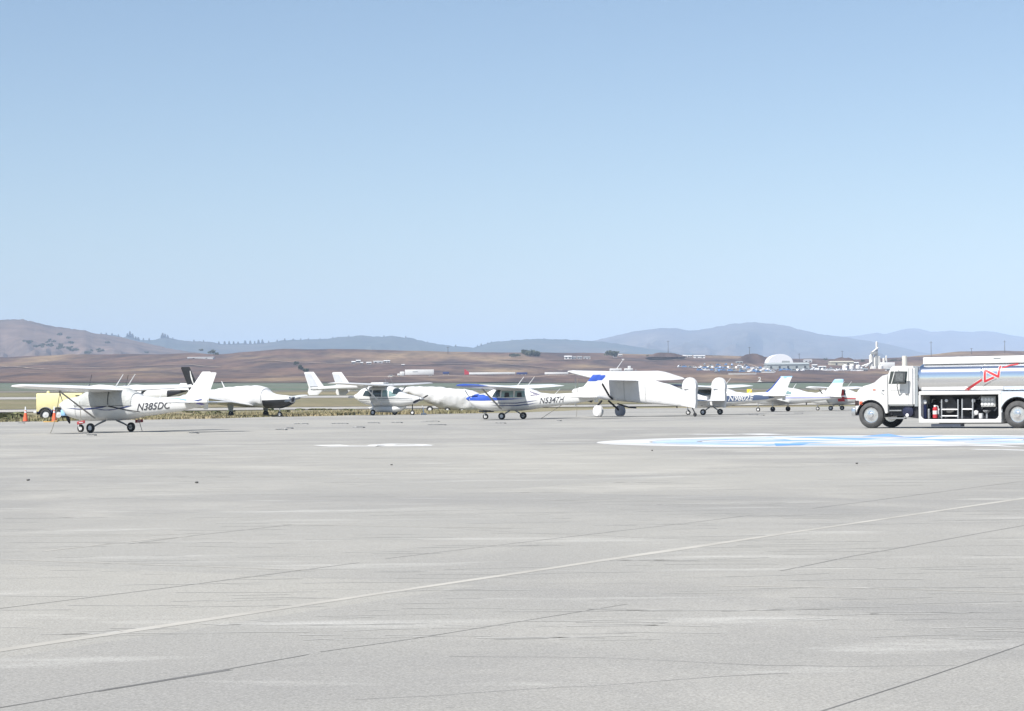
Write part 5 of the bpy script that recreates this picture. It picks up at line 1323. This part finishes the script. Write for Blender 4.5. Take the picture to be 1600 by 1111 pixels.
# white low wall in front of the yard
for a, b, y, l in ((1138, 1182, 586.5, 'left white low wall in front of the far car yard'), (1186, 1210, 584.5, 'right white low wall in front of the far car yard')):
    o, s = placed('yard_wall', l, 'wall', (a+b)/2, y); obj('panel', box(BM(), -(b-a)/2/s, (b-a)/2/s, -.3, .3, 0, 1.1, .05), bwhite, o); obj('coping', box(BM(), -(b-a)/2/s-.2, (b-a)/2/s+.2, -.45, .45, 1.1, 1.3, .03), btan, o)
# small white windsock-like frame above the number plane
o, s = placed('field_marker_sign', 'small white marker sign shaped like a figure two on the dark slope above N9802E', 'sign', 1187, 597)
bm = BM(); vs, fs = text_mesh('2', 1.0, 0); V = [bm.verts.new((x*4.5/s-2.2/s, 0, .5+y*7/s)) for x, y in vs]
for f in fs: bm.faces.new([V[i] for i in f])
r_ = bmesh.ops.extrude_face_region(bm, geom=bm.faces[:]); bmesh.ops.translate(bm, verts=[v for v in r_['geom'] if isinstance(v, bmesh.types.BMVert)], vec=(0, .3, 0))
obj('numeral', bm, bwhite, o, smooth=False); obj('footing', box(BM(), -1.4, 1.4, -.2, .5, 0, .5), bconc, o)
# hillside gully shrubs, crest bushes and ridge conifers
leafm = mat('dark_shrub_leaves', (.055, .07, .045), .9, col2=(.095, .105, .06), vscale=.25)
barkm = mat('shrub_bark', (.08, .06, .045), .95, var=.3)
def crown_mesh(rx, ry, rz_, n, leaf, seed, conifer=False):
    r = random.Random(seed); bm = BM()
    lobes = [(r.uniform(-.6, .6)*rx, r.uniform(-.6, .6)*ry, r.uniform(-.15, .6)*rz_, r.uniform(.35, .6)) for _ in range(9)]
    for k in range(n):
        if conifer:
            t_ = r.random()**.8; a = r.uniform(0, 6.28); rr = rx*(1-t_)*r.uniform(.45, 1.1)+.15; c = Vector((rr*math.cos(a), rr*math.sin(a), rz_*(2*t_-.75)))
        else:
            lx, ly, lz, lr = r.choice(lobes); d = Vector((r.gauss(0, 1), r.gauss(0, 1), r.gauss(0, 1))).normalized()*r.uniform(.5, 1.05)*lr
            c = Vector((lx+d.x*rx, ly+d.y*ry, lz+d.z*rz_))
        nrm = Vector((r.gauss(0, 1), r.gauss(0, 1), r.gauss(0, 1)+.4)).normalized(); a_ = nrm.orthogonal().normalized(); b_ = nrm.cross(a_); s_ = leaf*r.uniform(.6, 1.3)
        bm.faces.new([bm.verts.new(c+s_*q) for q in (a_, b_*.8, -a_, -b_*.8)])
    return bm
def tree(px, py, wpx, hpx, label, group=None, at=None, conifer=False, proto=None, seed=1, name='shrub_tree', n=700):
    p = at if at is not None else on_hill(px, py); s = F/p.y; w = wpx/s/2; h = hpx/s
    o = thing(name, label, 'tree', p-Vector((0, 0, h*.06)), 0, (1, 1, 1), group)
    c = obj('crown', crown_mesh(w, w*.8, h*.55, n, max(w, h)*(.10 if n > 300 else .16), seed, conifer), leafm, o, smooth=False, loc=(0, 0, h*.48))
    bm = BM(); tube(bm, [(0, 0, -.5), (.05*w, 0, h*.3), (0, 0, h*.7)], max(.12, h*.035), 7, max(.05, h*.012)); tube(bm, [(0, 0, h*.25), (w*.4, 0, h*.55)], h*.015, 6); tube(bm, [(0, 0, h*.3), (-w*.4, .1, h*.6)], h*.015, 6)
    obj('trunk', bm, barkm, o); return o
tree(832, 559, 26, 13, 'large round dark bush on the crest, right part of the pair in the middle', seed=2, at=P(832, 559, 2350), n=1400)
tree(820, 553, 15, 9, 'upper dark bush standing behind the large round crest bush', seed=3, at=P(820, 555, 2420))
tree(805, 559, 18, 7, 'low spreading bush left of the large round crest bush', seed=4, at=P(805, 559, 2300))
tree(957, 557, 24, 9, 'broad low dark bush on the crest above the tall covered wing', seed=5, at=P(957, 557, 2300))
for q, (x, y, w, h) in enumerate(((463, 569, 9, 6), (470, 574, 10, 8), (477, 578, 11, 7), (484, 582, 9, 6), (490, 583, 7, 4))):
    tree(x, y, w, h, ['topmost dark shrub of the hillside gully', 'second shrub from the top of the hillside gully', 'middle shrub of the hillside gully', 'fourth shrub down the hillside gully', 'lowest shrub of the hillside gully behind the left tall grey fin'][q], seed=20+q)
for q, (x, y, w, h) in enumerate(((314, 549, 8, 4), (331, 553, 14, 7), (338, 556, 9, 6), (505, 549, 3, 2), (513, 549.5, 4, 2.6), (1290, 563, 8, 4), (1395, 567, 14, 6), (1408, 566, 12, 5), (1348, 566, 8, 5), (1012, 557, 6, 2.5))):
    tree(x, y, w, h, ['small shrub left of the dark shrub pair on the left crest', 'wider shrub of the dark pair on the left crest', 'right shrub of the dark pair on the left crest', 'tiny crest shrub above the gully', 'tiny crest shrub right of its twin above the gully', 'shrub at the left foot of the right spoil mound', 'shrub right of the batch plant office', 'last shrub on the slope above the truck cab', 'shrub left of the batch plant silos', 'low shrub left of the small spoil mound'][q], seed=40+q, at=P(x, y, 2480 if x < 600 else 2300), n=350)
# dark oaks on the left grassy ridge and conifers on the wooded skyline: shared meshes
protoR = tree(0, 0, 6, 3.4, 'dark oak in the scattered clumps on the left grassy ridge', 'oaks on the left ridge', at=P(94, 523, 4700), seed=70, n=160, name='ridge_oak')
rs = random.Random(3)
for (cx, cy, sx, sy, n) in ((45, 535, 9, 2, 7), (80, 534, 8, 2, 5), (96, 541, 14, 4, 12), (112, 547, 10, 3, 9), (137, 551, 7, 1.5, 5), (107, 528, 4, 1.2, 3), (93, 523, 4, 1, 2), (170, 535.5, 4, 1, 3), (68, 541, 9, 2, 6), (228, 551, 4, .8, 2), (155, 546, 10, 3, 5)):
    for _ in range(n):
        x, y = rs.gauss(cx, sx*.6), rs.gauss(cy, sy*.6); tp = (562-y)/(562-lerp_tab(PR1, x)); Y = 5200-1500*(1-max(0, min(1, tp)))-40
        o = copy_tree(protoR); o.location = P(x, y+1.5, Y); o.scale = [rs.uniform(.6, 1.3)]*3; o.rotation_euler.z = rs.uniform(0, 6)
protoC = tree(0, 0, 4.4, 8, 'tall conifer on the wooded skyline left of centre', 'conifers on the wooded skyline', at=P(203, 527, 8800), conifer=True, seed=80, n=260, name='skyline_conifer')
for x, hk in ((199, .8), (207, .9), (212, .7), (216, .8), (224, .6), (233, .6), (254, 1.2), (258, .9), (262, .8), (270, .5), (303, .5), (318, .5), (342, .7), (351, .8), (358, .8), (365, .7), (372, .6), (383, .8), (391, .8), (398, .7), (404, 1.0), (410, 1.0), (420, .5), (433, .5),
              (445, .6), (458, .5), (470, .5), (482, .5), (500, .45), (520, .4), (545, .4), (600, .4), (634, .5), (668, .4), (712, .5), (746, .5), (752, .6), (762, .5), (768, .5), (800, .4), (850, .35), (158, .5), (166, .5), (175, .5), (185, .5)):
    o = copy_tree(protoC); y = lerp_tab(PR2, x); o.location = P(x, y+1.2, 8950); o.scale = (hk*rs.uniform(.9, 1.5), hk, hk*.75); o.rotation_euler.z = rs.uniform(0, 6)
# low objects in the strips: runway lights / small markers in mid field
rs = random.Random(9)
def tuft(name, label, px, Y, w, h, m=leafm, n=60, seed=0, group=None):
    p = P(px, 620, Y); p.z = mid_z(px, Y)+.02
    o = thing(name, label, 'plant', p, 0, (1, 1, 1), group)
    obj('leaves', crown_mesh(w/2, w/2, h*.5, n, w*.12, seed), m, o, smooth=False, loc=(0, 0, h*.4)); obj('stem', tube(BM(), [(0, 0, -.1), (0, 0, h*.5)], .04, 6), barkm, o)
    return o
weedm = mat('green_weeds', (.14, .17, .07), .9, col2=(.20, .19, .10), vscale=1)
pw = tuft('weed_clump', 'green weed clump in the dry strip beyond the apron edge', 4, 150, 2.6, .5, weedm, 220, 90, 'weed clumps beyond the apron edge')
for x, Y in ((467, 262), (497, 268), (508, 262), (300, 235), (335, 215), (360, 240), (420, 255), (442, 230), (12, 165), (30, 240), (545, 250), (318, 190), (350, 186)):
    o = copy_tree(pw); p = P(x, 620, Y); o.location = (p.x, Y, mid_z(x, Y)+.02); o.scale = [rs.uniform(.4, .8)]*2+[rs.uniform(.3, .6)]; o.rotation_euler.z = rs.uniform(0, 6)
# dry grass tufts along the apron edge: uncountable
bm = BM()
for k in range(26000):
    px = rs.uniform(-40, 760); e = lerp_tab(EDGE, px); g = G(px, e); Y = g.y+abs(rs.gauss(0, 22))+rs.uniform(.1, 1.2); 
    if Y > 268: continue
    x = g.x*Y/g.y; h = rs.uniform(.06, .22)*(1+max(0, vnoise(x/6, Y/6))*2.2); a = rs.uniform(0, 3.14); w = rs.uniform(.03, .09); lx, ly = rs.gauss(0, .08), rs.gauss(0, .08)
    bm.faces.new([bm.verts.new((x-w*math.cos(a), Y-w*math.sin(a), 0)), bm.verts.new((x+w*math.cos(a), Y+w*math.sin(a), 0)), bm.verts.new((x+lx, Y+ly, h))])
tag(obj('dry_grass', bm, mat('straw_grass_blades', (.34, .28, .17), .9, col2=(.22, .21, .11), vscale=.12), smooth=False), 'dry straw coloured grass growing beyond the apron edge', 'grass', kind='stuff')
# tie-down chains / chips on the apron near the aircraft
def chain(px0, px1, py, label):
    a, b = G(px0, py), G(px1, py); o = thing('tie_down_chain', label, 'chain', (a+b)/2, 0, (1, 1, 1), 'loose tie-down chains on the apron')
    r = random.Random(int(px0)); L_ = (b-a).length; bm = BM(); pts = [(-L_/2+L_*q/10, r.uniform(-.25, .25), .035) for q in range(11)]
    tube(bm, pts, .014, 6); obj('links', bm, greym, o); obj('anchor_ring', lathe(BM(), [(.0, .05), (.02, .06), (.03, .02)], (L_/2, 0, 0), 'Z', 12), darkm, o)
for (a, b, y, l) in ((30, 36, 661.5, 'short chain below the lone cone'), (138, 148, 680.7, 'short dark chain in front of the leftmost airplane near wheel'), (298, 308, 677.5, 'short chain right of the shadow of the leftmost airplane'), (433, 446, 672, 'chain right of the leftmost airplane tail, nearer one'), (449, 456, 669.8, 'small chain just behind the nearer chain by the left tail'),
                     (462, 478, 663, 'chain in the open apron left of the twin boom airplane'), (522, 540, 662.6, 'loose chain in front of the twin boom airplane fins'), (553, 567, 668.5, 'nearer chain in front of the twin boom airplane'), (577, 590, 661.5, 'chain before the near wheel of the twin boom airplane'), (614, 626, 661, 'chain before the cargo pod'),
                     (661, 682, 659, 'chain right of the cargo pod'), (671, 693, 664.5, 'longest chain left of the blue airplane'), (776, 788, 661.8, 'chain before the wheels of the blue airplane'), (871, 876, 658, 'small chain right of the blue airplane tail'), (1172, 1182, 648.9, 'chain behind the nose wheel of the low wing airplane'), (1188, 1193, 649.5, 'small chain under the low wing airplane'),
                     (1243, 1252, 646, 'chain right of the low wing airplane wheels')):
    chain(a, b, y, l)
for (px, py, l) in ((44, 751.5, 'dark pebble pair at the left of the apron'), (307, 755.5, 'small dark stone left of centre on the apron'), (612, 727.5, 'dark stone left of centre below the painted mark'), (1019, 705, 'dark stone just in front of the compass rose'), (1339, 725.5, 'dark stone in front of the truck')):
    g = G(px, py); o = thing('loose_stone', l, 'stone', g)
    bm = BM(); bmesh.ops.create_icosphere(bm, subdivisions=2, radius=.028)
    for v in bm.verts: v.co *= 1+.5*fbm(v.co.x*20+px, v.co.y*20); v.co.z = v.co.z*.55+.02
    obj('stone', bm, jdark, o)
# haze: one closed box of even air
bm = BM(); box(bm, -24000, 24000, -900, 29000, -60, 620)
hz_ = obj('haze', bm, [], smooth=False); hz_['kind'] = 'stuff'; hz_['label'] = 'thin blue haze filling the air over the whole field'
hm = bpy.data.materials.new('haze'); hm.use_nodes = True; nt = hm.node_tree
for n_ in list(nt.nodes):
    if n_.bl_idname == 'ShaderNodeBsdfPrincipled': nt.nodes.remove(n_)
pvn = nt.nodes.new('ShaderNodeVolumePrincipled'); pvn.inputs['Color'].default_value = (.57, .735, 1.0, 1); pvn.inputs['Density'].default_value = .00009; pvn.inputs['Anisotropy'].default_value = -.3
nt.links.new(pvn.outputs[0], nt.nodes['Material Output'].inputs['Volume']); hz_.data.materials.append(hm)
